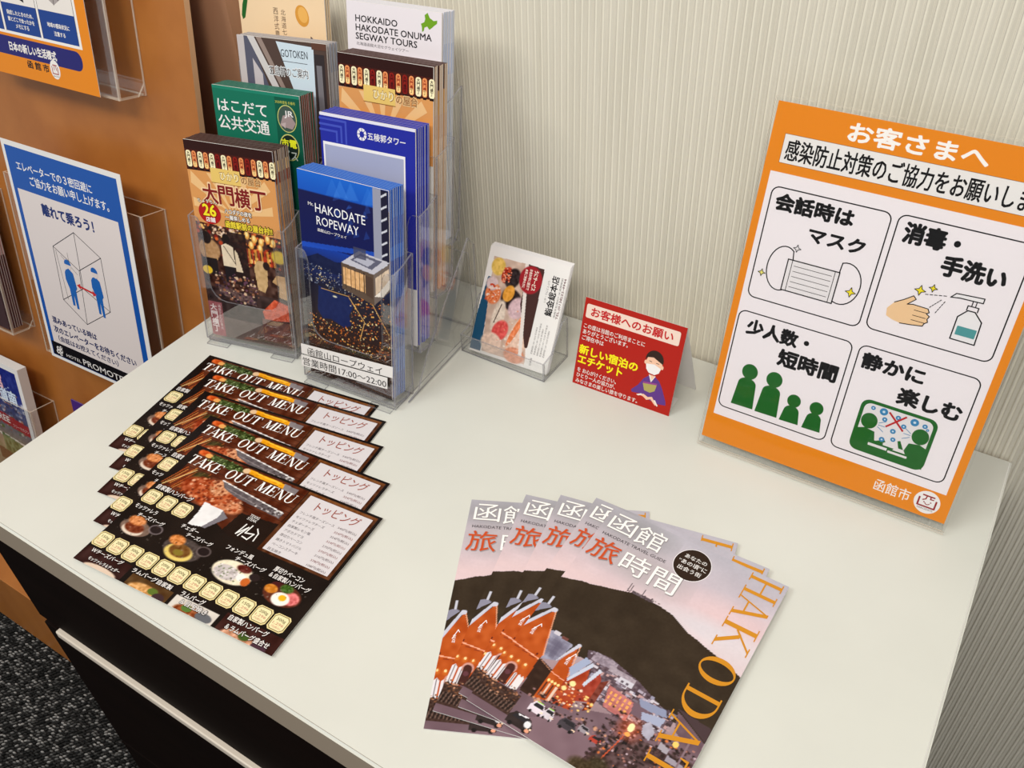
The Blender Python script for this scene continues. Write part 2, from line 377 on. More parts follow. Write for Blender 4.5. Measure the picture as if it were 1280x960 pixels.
# ------------------------------------------------------------------ artwork of each printed piece (millimetres)
WHT, BLK = (240, 236, 236), (18, 14, 14)
def art_menu(root):
    r = Ras(210, 148.5, 300, (16, 11, 9))
    r.a += (r.noise(14)[..., None] - .5) * np.array([16, 12, 10])
    # wooden table photograph
    r.poly([(3, 93), (6, 146), (133, 146), (133, 76), (100, 76), (60, 90)], (84, 34, 14), 1, 22, 5)
    for k in range(9): r.line((6, 138 - k * 5), (133, 140 - k * 5.4), .7, (42, 16, 8), .6)
    r.poly([(3, 93), (3, 146), (9, 146), (10, 100)], (14, 8, 8)); r.poly([(95, 100), (134, 104), (134, 74), (92, 76)], (16, 10, 8), .9)
    r.ell(15, 142.5, 7, 3.2, (206, 84, 26), nz=30); r.ell(21, 141.5, 4, 2.6, (232, 166, 92))
    r.poly([(24, 145), (58, 144), (66, 139), (50, 135.5), (27, 138)], (52, 66, 26), 1, 34, 2)
    r.spk(60, 24, 136, 60, 145, [(96, 120, 60), (30, 48, 14), (150, 170, 110)], .4, 1.1)
    r.ell(66, 141.5, 4, 3, (226, 190, 150)); r.poly([(68, 144.5), (108, 143.5), (110, 138.5), (70, 139.5)], (236, 160, 20), 1, 26, 3); r.poly([(76, 143.8), (106, 142.8), (106, 141.6), (78, 142.4)], (250, 206, 70), .8)
    r.poly([(108, 144), (124, 143), (124, 136), (110, 138)], (130, 122, 126), 1, 12)
    # fries and herbs on the left
    for k in range(14):
        x = 8 + k * 2.0; r.line((x - 4, 95 + NR.rand() * 6), (x + 4 + NR.rand() * 4, 116 + NR.rand() * 9), 1.3, [(190, 92, 34), (214, 136, 66), (120, 40, 14)][k % 3], .75)
    r.line((6, 96), (24, 123), 1.0, (226, 196, 130), .9); r.ell(33, 118, 9, 5, (48, 52, 20), .8, .6, 12)
    # the meat
    r.ell(46, 107, 25, 12, (150, 58, 22), 1, .2, 40, 3); r.ell(60, 106, 22, 15, (176, 82, 42), 1, .2, 46, 2.5); r.ell(59, 115, 11, 9, (204, 140, 100), 1, .3, 34, 1.6); r.ell(82, 101, 12, 7, (196, 120, 82), 1, .3, 40, 1.8)
    r.spk(190, 28, 96, 92, 121, [(222, 150, 108), (116, 38, 14), (236, 186, 150), (168, 60, 22), (92, 26, 10)], .5, 1.8, .75, lambda x, y: (x - 58) ** 2 / 1200 + (y - 107) ** 2 / 220 < 1)
    r.poly([(54, 123), (70, 121), (129, 115.5), (129, 109), (78, 112), (62, 116)], (96, 88, 92), 1, 20, 3); r.line((54, 123), (129, 115.5), 1.0, (236, 232, 232)); r.line((64, 117), (128, 110), .8, (150, 140, 142), .8)
    r.spk(26, 96, 111, 128, 116, [(206, 200, 200), (60, 52, 54)], .5, 1.4)
    r.poly([(61, 70.5), (66, 71), (74, 73), (80, 87), (79, 95), (57, 96), (60, 84)], (232, 230, 232), 1, 8, 4); r.poly([(79, 95), (80, 86), (74, 73), (78, 73), (88, 90)], (120, 116, 124))
    # four dishes
    for cx, cy, rx, ry, pl in ((23, 47, 17, 9, (120, 96, 84)), (77, 47, 21, 12, (70, 60, 58)), (131, 47, 21, 12, (238, 226, 200)), (182, 47, 19, 11, (92, 42, 28))):
        r.ell(cx, cy, rx, ry, (8, 6, 6), .9); r.ell(cx, cy, rx * .93, ry * .9, pl, 1, .1, 12)
    r.ell(22, 44.5, 11, 5.6, (222, 206, 190)); r.ell(22, 47, 10, 5.5, (112, 48, 24), 1, .2, 26); r.ell(19, 54, 9, 5, (206, 128, 74), 1, .3, 36, 1.5); r.ell(41, 53, 7, 5, (134, 120, 124), .8); r.ell(41, 53, 5.6, 3.8, (30, 22, 24))
    r.ell(76, 43, 14, 8, (226, 200, 110)); r.ell(76, 45, 10.5, 6.5, (112, 72, 30), 1, .2, 24); r.ell(76, 43, 5, 3, (132, 116, 40), .9, .4); r.ell(66, 53, 8, 5, (206, 126, 64), 1, .3, 34, 1.5); r.ell(95, 53, 7, 5, (110, 96, 96), .8); r.ell(95, 53, 5.6, 3.9, (26, 18, 20))
    r.ell(126, 45, 12, 7, (200, 190, 190), 1, .2, 18, 2); r.spk(60, 116, 40, 138, 51, [(120, 130, 96), (236, 230, 230), (170, 160, 160)], .4, 1); r.ell(141, 46, 4.5, 3.5, (240, 236, 232)); r.ell(147, 44, 4, 4, (196, 96, 36)); r.ell(138, 54, 7, 3.5, (88, 26, 20), 1, .3, 30); r.ell(151, 51, 5, 3.5, (34, 24, 26))
    r.ell(174, 53, 7, 3.6, (70, 20, 22)); r.ell(190, 47, 8, 6, (216, 112, 112), 1, .2, 34, 1.5); r.ell(182, 53.5, 6, 4, (58, 92, 30), 1, .4, 30, 1.4); r.ell(170, 48.5, 6, 4, (206, 128, 44), 1, .2, 24); r.ell(183, 43.5, 8, 6, (242, 238, 232)); r.ell(184, 45, 3.5, 2.8, (238, 178, 30))
    r.spk(90, 5, 37, 203, 58, [(160, 150, 140), (66, 46, 36), (98, 90, 84)], .25, .8, .6)
    # lowest row: cut-off dishes
    r.rect(0, 0, 52, 16, (52, 20, 18), .8, 18, 6); r.rect(58, 0, 102, 11, (92, 62, 30), .9, 20, 5); r.rect(106, 0, 150, 11, (214, 206, 198), 1, 8); r.rect(154, 0, 210, 16, (62, 24, 20), .8, 18, 6)
    r.ell(30, 0, 18, 4, (220, 196, 176)); r.ell(78, 0, 16, 7, (206, 150, 90), 1, .2, 40, 2); r.ell(86, 4, 5, 3, (90, 110, 40)); r.ell(94, 1, 6, 4, (60, 40, 44)); r.ell(126, 1, 15, 6, (150, 82, 44), 1, .2, 50, 2); r.ell(122, 4, 5, 3, (84, 116, 50)); r.ell(140, 3, 8, 4, (96, 98, 104)); r.ell(176, 0, 16, 6, (196, 140, 110), 1, .2, 50, 2); r.ell(180, 3.6, 5, 3, (60, 84, 30)); r.ell(196, 1, 7, 4, (70, 44, 56))
    # frame of the topping list
    r.poly([(133, 75), (134, 146), (206.5, 146), (206.5, 75)], (76, 38, 16), 1, 20, 4); r.rect(134, 143.2, 206, 146, (112, 64, 28), 1, 14)
    r.build('menu_photo', root, GLOSS)
    a = Art()
    a.poly([(137, 77.5), (137.5, 142.8), (203.5, 142.8), (203.5, 77.5)], (214, 208, 212), 1)
    a.text('トッピング', 150, 129.5, 195, 139.5, (150, 74, 60), 2, .01)
    tops = ['フレンチ風チーズソース', 'モッツァレラチーズ', 'チェダーチーズ', '自家製レモン塩', 'アボカドマヨ', '厚切りベーコン', '焼きトマトバジル', 'ベーコンステーキ', '目玉焼き']
    pr = ['540円(税込)', '324円(税込)', '324円(税込)', '324円(税込)', '270円(税込)', '270円(税込)', '216円(税込)', '378円(税込)', '108円(税込)']
    for k in range(9):
        y = 124.6 - k * 5.4; L = 3.3 * len(tops[k])
        a.text(tops[k], 141, y - 2.9, 141 + L, y, (88, 80, 86), 2); a.text(pr[k], 200 - 19, y - 3.1, 200, y, (128, 62, 62) if k % 2 else (100, 84, 90), 2)
    a.serif('TAKE OUT MENU', 6, 126.5, 128, 137.5, (250, 247, 244), 2, slant=.12)
    a.text('TEXAS', 104, 100, 114, 103, (226, 222, 220), 2, .02); a.text('STEAK', 104, 96.5, 114, 99.3, (226, 222, 220), 2, .02)
    a.line([(108, 92), (106, 80), (112, 90), (109, 79)], 1.2, (240, 238, 236), 2); a.line([(114, 93), (113, 84), (121, 86), (119, 79), (113, 80)], 1.2, (240, 238, 236), 2); a.line([(120, 92), (124, 88), (125, 80)], 1.1, (240, 238, 236), 2)
    def price(cx, cy, g):
        W, H, c = 7.8, 7.6, 2.2
        p = lambda e: [(cx - W + e + c, cy - H + e), (cx + W - e - c, cy - H + e), (cx + W - e, cy - H + e + c), (cx + W - e, cy + H - e - c), (cx + W - e - c, cy + H - e), (cx - W + e + c, cy + H - e), (cx - W + e, cy + H - e - c), (cx - W + e, cy - H + e + c)]
        a.poly(p(0), (226, 208, 150), 2); a.line(p(1.1), .5, (98, 72, 34), 4, True); a.poly(p(1.0), (238, 226, 178), 3)
        a.text(g, cx - 4, cy + .8, cx + 4.4, cy + 4, (84, 74, 40), 5); a.text('1,296', cx - 5, cy - 2.6, cx + 5, cy + .1, (196, 128, 110), 5); a.text('円(税込)', cx - 4.4, cy - 5.4, cx + 4.4, cy - 3.2, (206, 150, 128), 5)
    for k, x in enumerate((10, 28, 46)): price(x, 80, ('150g', '200g', '300g')[k])
    for k in range(12): price(8 + k * 17.15, 25.4, ('150g', '200g', '300g')[k % 3])
    for t, x0, y0, x1, y1 in (('自家製ハンバーグ', 5, 89.5, 46, 95), ('モッツァレラ', 4, 64.5, 29, 69), ('チーズバーグ', 14, 57.6, 44, 62), ('チェダー', 58, 64.5, 77, 69), ('チーズバーグ', 69, 59, 97, 63.3), ('フォンデュ風', 109, 63.5, 137, 68.3), ('チーズバーグ', 124, 57.5, 155, 62), ('厚切りベーコン', 160, 63, 190, 68), ('＆自家製ハンバーグ', 160, 57, 200, 62),
                              ('Ｗチーズバーグ', 8, 11.8, 43, 16), ('モッツァレラ＆チェダー', 12, 4.5, 47, 8), ('ラムバーグ自家製', 55, 11, 98, 15.6), ('ラムバーグ', 108, 11, 132, 16), ('＆目玉焼き', 113, 5, 140, 9.5), ('自家製ハンバーグ', 158, 10.5, 196, 15.6), ('＆ラムバーグ盛合せ', 161, 3, 203, 8)):
        a.halo(t, x0, y0, x1, y1, (238, 232, 230), (14, 8, 8), 6, .02, .05)
    a.build('menu_lettering', root)

def art_guide(root):
    r = Ras(148.5, 210, 236, (190, 182, 192))
    r.vgrad([(0, (112, 88, 96)), (112, (216, 190, 196)), (135, (222, 196, 200)), (160, (204, 188, 198)), (210, (182, 178, 190))])
    r.ell(128, 158, 44, 14, (226, 196, 200), .8, 1.2); r.ell(118, 140, 40, 10, (216, 208, 216), .9, 1.2); r.ell(140, 132, 22, 14, (222, 210, 216), .7, 1.2); r.grain(5, 16)
    r.ell(26, 196, 32, 14, (132, 132, 134), .55, 1.0); r.ell(26, 166, 32, 14, (176, 166, 170), .6, 1.0); r.ell(60, 166, 26, 16, (176, 166, 170), .6, 1.0)
    mt = [(-2, 124), (8, 127), (16, 130), (23, 131), (30, 133.6), (40, 136.5), (48, 139.2), (54, 141.5), (62, 141.6), (70, 141.6), (78, 141), (87, 139.4), (95, 135.5), (103, 131.5), (112, 129.5), (120, 127), (130, 124.6), (139, 122), (150, 118), (150, 60), (100, 66), (50, 72), (-2, 60)]
    r.poly(mt, (50, 37, 24), 1, 5, 9); r.a[...] += (r.noise(1.4)[..., None] - .5) * 5
    for x, h in ((48.5, 149), (50.5, 148), (54, 144), (60, 149), (63, 148.4), (66, 144)): r.line((x, 140), (x, h), .35, (60, 52, 60))
    r.rect(52, 140.5, 70, 143.2, (92, 78, 84), 1, 22, 1); r.spk(26, 46, 140, 74, 144, [(150, 136, 140), (60, 44, 50)], .3, .7)
    # street and waterfront ground
    r.poly([(-1, -1), (150, -1), (150, 56), (100, 50), (60, 34), (-1, 24)], (112, 88, 98), 1, 10, 8); r.poly([(30, 0), (88, 0), (92, 24), (72, 33), (44, 14)], (124, 98, 108), 1, 7, 8)
    # town below the mountain
    tc = [(176, 164, 182), (122, 108, 122), (84, 66, 76), (206, 198, 210), (146, 120, 126), (64, 48, 54), (188, 150, 150), (150, 146, 168)]
    r.poly([(50, 80), (66, 83), (92, 77), (112, 69), (122, 64), (124, 52), (96, 44), (62, 50)], (96, 78, 88), 1, 26, 2)
    for _ in range(330):
        x = 52 + 70 * NR.rand(); top = 81 - (x - 52) * .21; y = 48 + (top - 48) * NR.rand(); r.rect(x, y, x + 1 + 3.2 * NR.rand(), y + .8 + 2.2 * NR.rand(), tc[NR.randint(8)])
    r.poly([(56, 82), (74, 81.5), (73, 75), (55, 74)], (152, 138, 152), 1, 26, 1.2); r.poly([(70, 78), (90, 77), (90, 74), (70, 73)], (166, 152, 164), 1, 18, 1.2); r.rect(79, 69, 90, 74, (206, 202, 214)); r.rect(81, 70, 83, 71.6, (96, 84, 96)); r.rect(85, 70, 87, 71.6, (96, 84, 96))
    r.poly([(76, 64), (97, 61), (98, 46), (80, 47)], (186, 112, 110), 1, 16, 2)
    for k in range(5):
        for j in range(3): r.rect(79 + k * 3.6, 50 + j * 4, 80.6 + k * 3.6, 52.6 + j * 4, (242, 168, 92))
    r.poly([(98, 66), (117, 68), (120, 63), (102, 60)], (140, 146, 176)); r.poly([(96, 62), (112, 60), (112, 52), (98, 53)], (112, 88, 100)); r.poly([(104, 58), (120, 62), (119, 55), (106, 53)], (164, 170, 198)); r.poly([(124, 72), (148.5, 60), (148.5, 47), (128, 58)], (106, 82, 92), 1, 8); r.poly([(122, 74), (148.5, 72), (148.5, 61)], (70, 52, 56))
    # brick warehouses
    br = (182, 78, 20)
    r.poly([(24, 55), (17, 77), (20, 80), (39, 77), (36, 60)], (148, 146, 168), 1, 14, 2)
    for _ in range(26): r.rect(20 + 15 * NR.rand(), 58 + 18 * NR.rand(), 22 + 15 * NR.rand(), 59 + 18 * NR.rand(), (96, 90, 112), .25)
    r.rect(22, 78, 27, 81, (206, 200, 212)); r.rect(29, 77.5, 34, 80, (112, 66, 60)); r.rect(4, 97, 6.2, 106, (196, 196, 210)); r.poly([(-1, 86), (9, 97), (4, 98), (-1, 96)], (138, 136, 156))
    r.poly([(-1, 20), (-1, 72), (12.5, 95), (14, 92), (25, 58), (25, 33), (20, 26)], br, 1, 12, 5); r.poly([(-1, 70), (-1, 76), (10.5, 97.6), (14, 97.4), (14, 94), (11, 93.5)], (198, 198, 214), 1, 6)
    r.line((13.6, 95), (25.4, 58), .7, (240, 168, 130)); r.line((-1, 57), (25, 54), .9, (244, 172, 140)); r.line((-1, 55), (25, 52.6), .4, (120, 40, 20)); r.rect(20.5, 56, 21.5, 58, (90, 20, 14)); r.rect(0, 58, 1, 60, (90, 20, 14))
    for x in (1, 7, 13, 19): r.ell(x, 45, .9, 1.2, (255, 238, 190)); r.ell(x, 44, 2, 2.4, (255, 170, 70), .3, 1)
    for x in (2, 7.5): r.poly([(x - 2, 23), (x - 2, 37), (x, 39), (x + 2, 37), (x + 2, 23)], (226, 220, 226)); r.line((x, 23), (x, 38), .4, (96, 76, 86)); r.line((x - 1, 23), (x - 1, 37), .3, (140, 120, 130))
    r.ell(11.5, 38, 4.4, 4.6, (206, 150, 140)); r.ell(11.5, 37.5, 3.2, 3.4, (70, 30, 24)); r.rect(8.6, 24, 14.6, 37, (66, 30, 26)); r.ell(11.5, 33.5, 2, 2, (96, 52, 60))
    for x in (17, 20.4, 23): r.poly([(x - 1.2, 24), (x - 1.2, 35), (x, 36.4), (x + 1.2, 35), (x + 1.2, 24)], (228, 222, 226)); r.line((x, 24), (x, 36), .3, (96, 76, 86))
    r.rect(-1, 6, 30, 23, (62, 40, 34), 1, 14, 1.4); r.spk(90, 0, 14, 30, 26, [(120, 76, 50), (40, 22, 20), (196, 140, 110), (90, 56, 44)], .4, 1)
    for k in range(11): r.line((-1 + k * 2.8, 8), (.8 + k * 2.8, 16), .9, (28, 18, 16)); r.line((.4 + k * 2.8, 8), (2.2 + k * 2.8, 16), .5, (122, 98, 88), .8)
    r.poly([(24, 56), (37, 52), (37, 26), (26, 26)], (50, 28, 18), 1, 8, 3); r.line((25, 55), (37, 50.6), .5, (214, 150, 120), .8)
    r.poly([(37, 61), (43, 78), (49, 50), (48, 30), (37, 27)], br, 1, 12, 4); r.poly([(35, 59), (35.6, 62.5), (42, 81), (45, 80), (43.4, 77)], (200, 200, 216)); r.line((44, 79), (49.6, 49), .6, (240, 168, 130)); r.line((37, 50.5), (49, 49), .6, (240, 170, 140))
    for k in range(4): r.rect(38.2 + k * 2.6, 30, 39.6 + k * 2.6, 42, (226, 196, 176) if k % 2 else (92, 40, 24)); r.ell(39 + k * 2.6, 44, .9, 1.1, (255, 226, 150))
    r.poly([(48, 53), (51, 53), (58.4, 69), (62, 55), (62, 32), (49, 30)], (166, 62, 30), 1, 16, 3); r.poly([(49, 52), (58, 72.4), (60, 70), (50, 50)], (196, 202, 222)); r.poly([(46, 60), (52, 74), (57, 72), (50, 54)], (160, 170, 200)); r.poly([(61, 53), (65, 70), (70, 63), (70, 44), (62, 40)], (156, 54, 36), 1, 16, 3); r.poly([(60, 54), (64.6, 71), (67, 69.6), (62, 53)], (200, 206, 224)); r.poly([(70, 62), (74, 66), (74, 40), (70, 36)], (112, 46, 34), 1, 20, 2)
    r.spk(60, 49, 33, 74, 50, [(255, 214, 130), (232, 130, 60), (240, 220, 200), (80, 26, 18)], .4, 1.2); r.ell(54.5, 50.5, 2.2, 2.2, (250, 226, 160)); r.ell(51, 44.5, 1.8, 1.8, (250, 220, 150))
    r.spk(120, 34, 24, 100, 34, [(54, 34, 34), (150, 110, 110), (36, 24, 24), (206, 150, 120)], .5, 1.4)
    # vehicles
    def car(x, y, L, H, c, roof=None):
        r.poly([(x, y), (x, y + H * .55), (x + L * .2, y + H), (x + L * .8, y + H * .95), (x + L, y + H * .45), (x + L, y)], c, 1, 6); r.poly([(x + L * .12, y + H * .55), (x + L * .25, y + H * .88), (x + L * .78, y + H * .86), (x + L * .9, y + H * .5)], (38, 34, 40)); r.ell(x + L * .2, y, L * .09, H * .16, (20, 14, 16)); r.ell(x + L * .8, y, L * .09, H * .16, (20, 14, 16)); r.ell(x + L * .97, y + H * .28, .7, .6, (255, 220, 190)); r.ell(x + L * .85, y + H * .28, .6, .5, (255, 220, 190))
        if roof: r.line((x + L * .25, y + H * 1.0), (x + L * .75, y + H), 1, roof)
    car(38.5, 17.5, 11, 8.5, (226, 214, 226), (158, 220, 70)); car(49, 18, 7.6, 8, (214, 204, 214), (158, 220, 70)); car(61, 18.5, 12.5, 8, (66, 58, 66)); car(74, 23, 8, 5.5, (150, 140, 150)); car(84, 21, 8, 5, (176, 60, 44)); car(30, 2.5, 19, 10, (46, 34, 34)); r.line((36, 11), (43, 12), .9, (236, 232, 240)); r.ell(45, 7.6, 2.4, 2.6, (232, 230, 236)); r.ell(46.8, 3.4, 1.6, 1.4, (232, 160, 130))
    # lamps, people, trees at the bottom right
    r.poly([(84, 0), (148.5, 0), (148.5, 44), (112, 40), (92, 22)], (70, 48, 48), .8, 34, 2); r.spk(420, 86, 0, 148, 52, [(38, 24, 22), (54, 34, 32), (88, 62, 64), (30, 18, 18)], .5, 1.7, .85); r.spk(150, 92, 4, 148, 52, [(176, 120, 110), (150, 130, 150), (226, 120, 60), (206, 180, 190)], .3, 1.1, .9)
    for k in range(9):
        x, y = 96 + k * 1.6, 6 + 34 * NR.rand(); r.ell(x, y + 1.4, .7, .8, (26, 16, 18)); r.rect(x - .8, y - 2, x + .8, y + .8, (26, 16, 18))
    r.ell(103, 43, 6.5, 7.5, (236, 90, 44), .55, 1.6); r.ell(103.4, 44, 2.2, 3.4, (255, 236, 176)); r.ell(103.4, 38.5, 1.8, 1.6, (250, 170, 90)); r.line((102, 36), (97, 14), .8, (196, 84, 50)); r.ell(133, 49.5, 2, 2.2, (255, 206, 110))
    r.poly([(112, 55), (118, 49), (117, 42), (111, 44), (109, 50)], (176, 172, 190), 1, 14); r.poly([(124, 46), (131, 44), (131, 40), (124, 41)], (166, 158, 170)); r.poly([(132, 40), (148, 38), (148, 35), (132, 36)], (156, 146, 160)); r.line((140, 60), (140, 34), .9, (132, 108, 118))
    r.ell(98, 6, 8, 9, (52, 42, 20), .9, .5, 20, 1.2); r.ell(88, 2, 8, 6, (60, 46, 24), .9, .5, 20, 1.2)
    r.build('cover_photo', root, GLOSS)
    a = Art(); sh_ = (150, 142, 146)
    def kj(t, x0, y0, x1, y1, c, b=.0):
        a.text(t, x0 + .5, y0 - .6, x1 + .5, y1 - .6, sh_, 1, b + .02); a.text(t, x0, y0, x1, y1, c, 2, b)
    kj('函', 4.5, 187, 26.5, 205.8, (246, 244, 242)); kj('館', 28.6, 185.2, 52, 205.6, (246, 244, 242))
    kj('旅', 3, 155.2, 27, 176, (198, 78, 36), .008); kj('時', 31, 155, 54, 175, (246, 244, 242)); kj('間', 57, 154, 79, 174, (246, 244, 242))
    a.text('HAKODATE TRAVEL GUIDE', 5, 179.3, 60.5, 182.3, (34, 28, 32), 2, .0)
    a.ell(79.2, 189, 14.8, 16.2, (232, 226, 230), 1, 40); a.ell(79.2, 189, 14.2, 15.6, (46, 30, 20), 2, 40)
    a.text('あなたの', 70.5, 193.5, 88.5, 197.6, (240, 236, 234), 3, .01); a.text('“あの頃”に', 68, 187, 91, 191.4, (240, 236, 234), 3, .01); a.text('出会う街', 70, 180.8, 89, 185.2, (240, 236, 234), 3, .01)
    og = (206, 138, 34)
    for ch, y1, y0 in (('H', 208.5, 186), ('A', 187, 163), ('K', 161, 132.5), ('O', 126.5, 101), ('D', 96, 71), ('A', 71.5, 45), ('T', 44, 22), ('E', 19, 3)): a.serif(ch, 120.5, y0, 145.5, y1, og, 3, rot=-90, T=.125)
    for x, y in ((7, 70), (41, 62)): a.line([(x, y + 2), (x + 3.4, y + 10), (x + 4.6, y + 8)], .6, (244, 236, 236), 2); a.vtext('金森', x + 1.4, y + 6, y - 2, 2.6, (244, 236, 236), 2)
    a.build('cover_lettering', root)

def art_notice(root):
    a = Art(); OG = (232, 136, 22); K = (14, 10, 10); G = (28, 98, 34)
    a.rect(0, 0, 210, 297, OG, 1); a.rect(6, 25.6, 203.8, 245, (240, 232, 236), 2)
    a.rect(10.8, 252.4, 200, 274.4, (236, 232, 230), 2); a.rline(10.8, 252.4, 200, 274.4, .1, .25, (120, 70, 20), 3)
    a.text('お客さまへ', 56, 278, 152, 292, (250, 246, 242), 2, .045); a.text('感染防止対策のご協力をお願いします', 14, 255, 197.5, 271, K, 3, .022)
    for x0, y0, x1, y1 in ((10.8, 141, 102, 234), (107, 143, 198.4, 235), (8, 35, 102.4, 127.6), (108, 34, 198, 128.4)): a.rline(x0, y0, x1, y1, 6, .95, K, 3)
    B = .065
    a.text('会話時は', 16, 216.5, 76, 229.5, K, 3, B); a.text('マスク', 47, 198, 89.5, 208.8, K, 3, B)
    a.text('消毒・', 113.6, 215.5, 152, 230.5, K, 3, B); a.text('手洗い', 145.4, 198.4, 188.4, 213.4, K, 3, B)
    a.text('少人数・', 17.2, 108.6, 69, 121.8, K, 3, B); a.text('短時間', 48.8, 89.4, 97, 104, K, 3, B)
    a.text('静かに', 112.6, 110, 159.4, 123, K, 3, B); a.text('楽しむ', 146, 89.5, 192.6, 103.6, K, 3, B)
    # mask
    a.line([(40, 180.6)] + a.elp(33, 171, 12, 18.5, 20, 60, 300) + [(38, 156)], .9, K, 3); a.line([(77, 180)] + a.elp(82, 172, 13, 17, 20, 110, -130) + [(77, 155)], .9, K, 3)
    a.rect(36.4, 154, 77.4, 180, (232, 226, 228), 4); a.line([(36.4, 154), (77.4, 154), (77.4, 180), (36.4, 180)], .9, K, 5, True); a.line([(40, 154.4), (40, 179.6)], .5, K, 5); a.line([(74, 154.4), (74, 179.6)], .5, K, 5)
    for k in range(5): a.line([(42, 158 + k * 4.4), (72, 158 + k * 4.4)], .45, (60, 54, 56), 5)
    def spark(x, y, s, c):
        p = [(x, y + s), (x + s * .28, y + s * .28), (x + s, y), (x + s * .28, y - s * .28), (x, y - s), (x - s * .28, y - s * .28), (x - s, y), (x - s * .28, y + s * .28)]; a.poly(p, c, 6); a.line(p, .5, K, 7, True)
    for x, y, s, c in ((41, 190, 3, (232, 226, 228)), (18, 163.5, 3, (236, 228, 120)), (89, 167, 4, (240, 220, 40)), (136.6, 183, 4, (240, 220, 40)), (144.8, 187, 3, (240, 220, 40))): spark(x, y, s, c)
    # hand
    SK = (238, 198, 152)
    hand = [(118, 163), (122, 169), (128, 173), (133.6, 177.6), (136, 175.4), (131, 170), (135, 171), (146, 170.6), (147.6, 168), (146, 166.6), (148.6, 165), (147.6, 162.6), (148.6, 160.4), (146.6, 158.6), (146, 156.4), (138, 155), (130, 154), (124, 155), (119, 157)]
    a.poly(hand, SK, 3); a.line(hand[1:17], .7, K, 4)
    for y in (167, 162.8, 159): a.line([(137, y), (146.4, y)], .5, K, 4)
    for p, q in (((140.6, 181), (156, 184)), ((146.4, 172), (153, 180.4)), ((151.4, 169), (155.6, 180))):
        for k in range(5):
            t0, t1 = k / 5 + .02, k / 5 + .14; a.line([(p[0] + (q[0] - p[0]) * t0, p[1] + (q[1] - p[1]) * t0), (p[0] + (q[0] - p[0]) * t1, p[1] + (q[1] - p[1]) * t1)], .6, K, 4)
    # bottle
    bt = [(166.8, 153.2), (184, 153), (183.4, 171), (181, 174.6), (177, 177), (177, 180), (179, 180.4), (172.4, 180.6), (172.2, 176.6), (168.6, 174), (166.8, 171)]
    a.poly([(166.8, 153.2), (184, 153), (183.4, 171), (177, 177.6), (172, 177.6), (166.8, 171)], (236, 232, 234), 3); a.line([(166.8, 153.2), (184, 153), (183.4, 171), (177, 177.4), (172, 177.4), (166.8, 171)], .9, K, 4, True); a.rect(168.8, 157.3, 182.4, 164.4, (78, 150, 152), 4)
    a.line([(171, 177.6), (171, 181), (178.4, 181), (178.4, 177.6)], .8, K, 4); a.line([(173.4, 181), (173.4, 185)], .7, K, 4); a.line([(176, 181), (176, 185)], .7, K, 4); a.poly([(158, 184), (161, 187.8), (180, 189), (180, 185.4), (164, 185)], (236, 232, 234), 3); a.line([(158, 184), (161, 187.8), (180, 189), (180, 185.4), (164, 185)], .8, K, 4, True)
    # four people
    for cx, hy, hr, st, hw in ((28.6, 75, 7.2, 66, 9.8), (50.2, 75, 7.2, 66, 9.8), (70.4, 62, 6, 54.4, 8.2), (89.6, 62, 6, 54.4, 7.8)):
        a.ell(cx, hy, hr * .95, hr, G, 3, 28); a.poly([(cx - hw, 40.8)] + [(cx - hw * .8 * math.cos(t), st - 3 + 6 * math.sin(t)) for t in [k * math.pi / 10 for k in range(11)]] + [(cx + hw, 41.4)], G, 3)
    # quiet dining pictogram
    a.rrect(121.8, 38, 181, 85.2, 7, G, 3); a.rrect(124.8, 50, 178, 82.4, 5.4, (228, 222, 224), 4); a.rect(124.8, 50, 178, 58, (228, 222, 224), 4)
    a.ell(131.6, 67, 6.4, 7, G, 5); a.ell(171.4, 67.4, 6.4, 7, G, 5); a.poly([(124, 40), (124, 58), (130, 60.4), (138, 59), (140, 51), (147, 55), (148.4, 53.4), (140, 46), (136, 48), (136, 40)], G, 5); a.poly([(180, 40), (180, 58), (173, 60.6), (165, 59), (163, 51), (158.6, 58.6), (156.6, 57.6), (161, 46), (168, 47), (168, 40)], G, 5)
    a.rect(136, 46, 151, 48.4, (228, 222, 224), 6); a.rect(152, 45, 167, 47, (228, 222, 224), 6); a.rect(139, 49.6, 147, 51.6, G, 6); a.poly([(155, 48.6), (165, 48.6), (163, 51.6), (157, 51.6)], (228, 222, 224), 7)
    a.line([(144.5, 79.5), (157.6, 67.6)], 1.5, (186, 30, 36), 7); a.line([(157, 80), (145, 67)], 1.5, (186, 30, 36), 7)
    BL = (58, 130, 180)
    for x, y, q in ((131.6, 79, 1.8), (140, 78.6, 3.2), (151.6, 77.4, 2), (164, 78, 3.2), (172, 77.4, 2), (142.4, 72.4, 2), (157.4, 71.6, 2), (151, 64.6, 2.2), (153, 57.6, 2), (145, 54.6, 2.2), (174.6, 75, 1.2)): a.ell(x, y, q, q, BL, 6, 14); a.ell(x, y, q * .35, q * .35, (200, 220, 235), 7, 8)
    for s_, x in ((1, 139), (-1, 164)):
        for dy in (-3.4, 0, 3.4): a.line([(x, 66 + dy * .5), (x + s_ * 5, 66 + dy * 1.4)], .5, BL, 6)
    a.text('函館市', 151, 8, 179.4, 19, (246, 240, 236), 2, .01)
    a.ell(192.6, 13.6, 10, 10.4, (240, 236, 236), 2, 36); RD = (150, 38, 44)
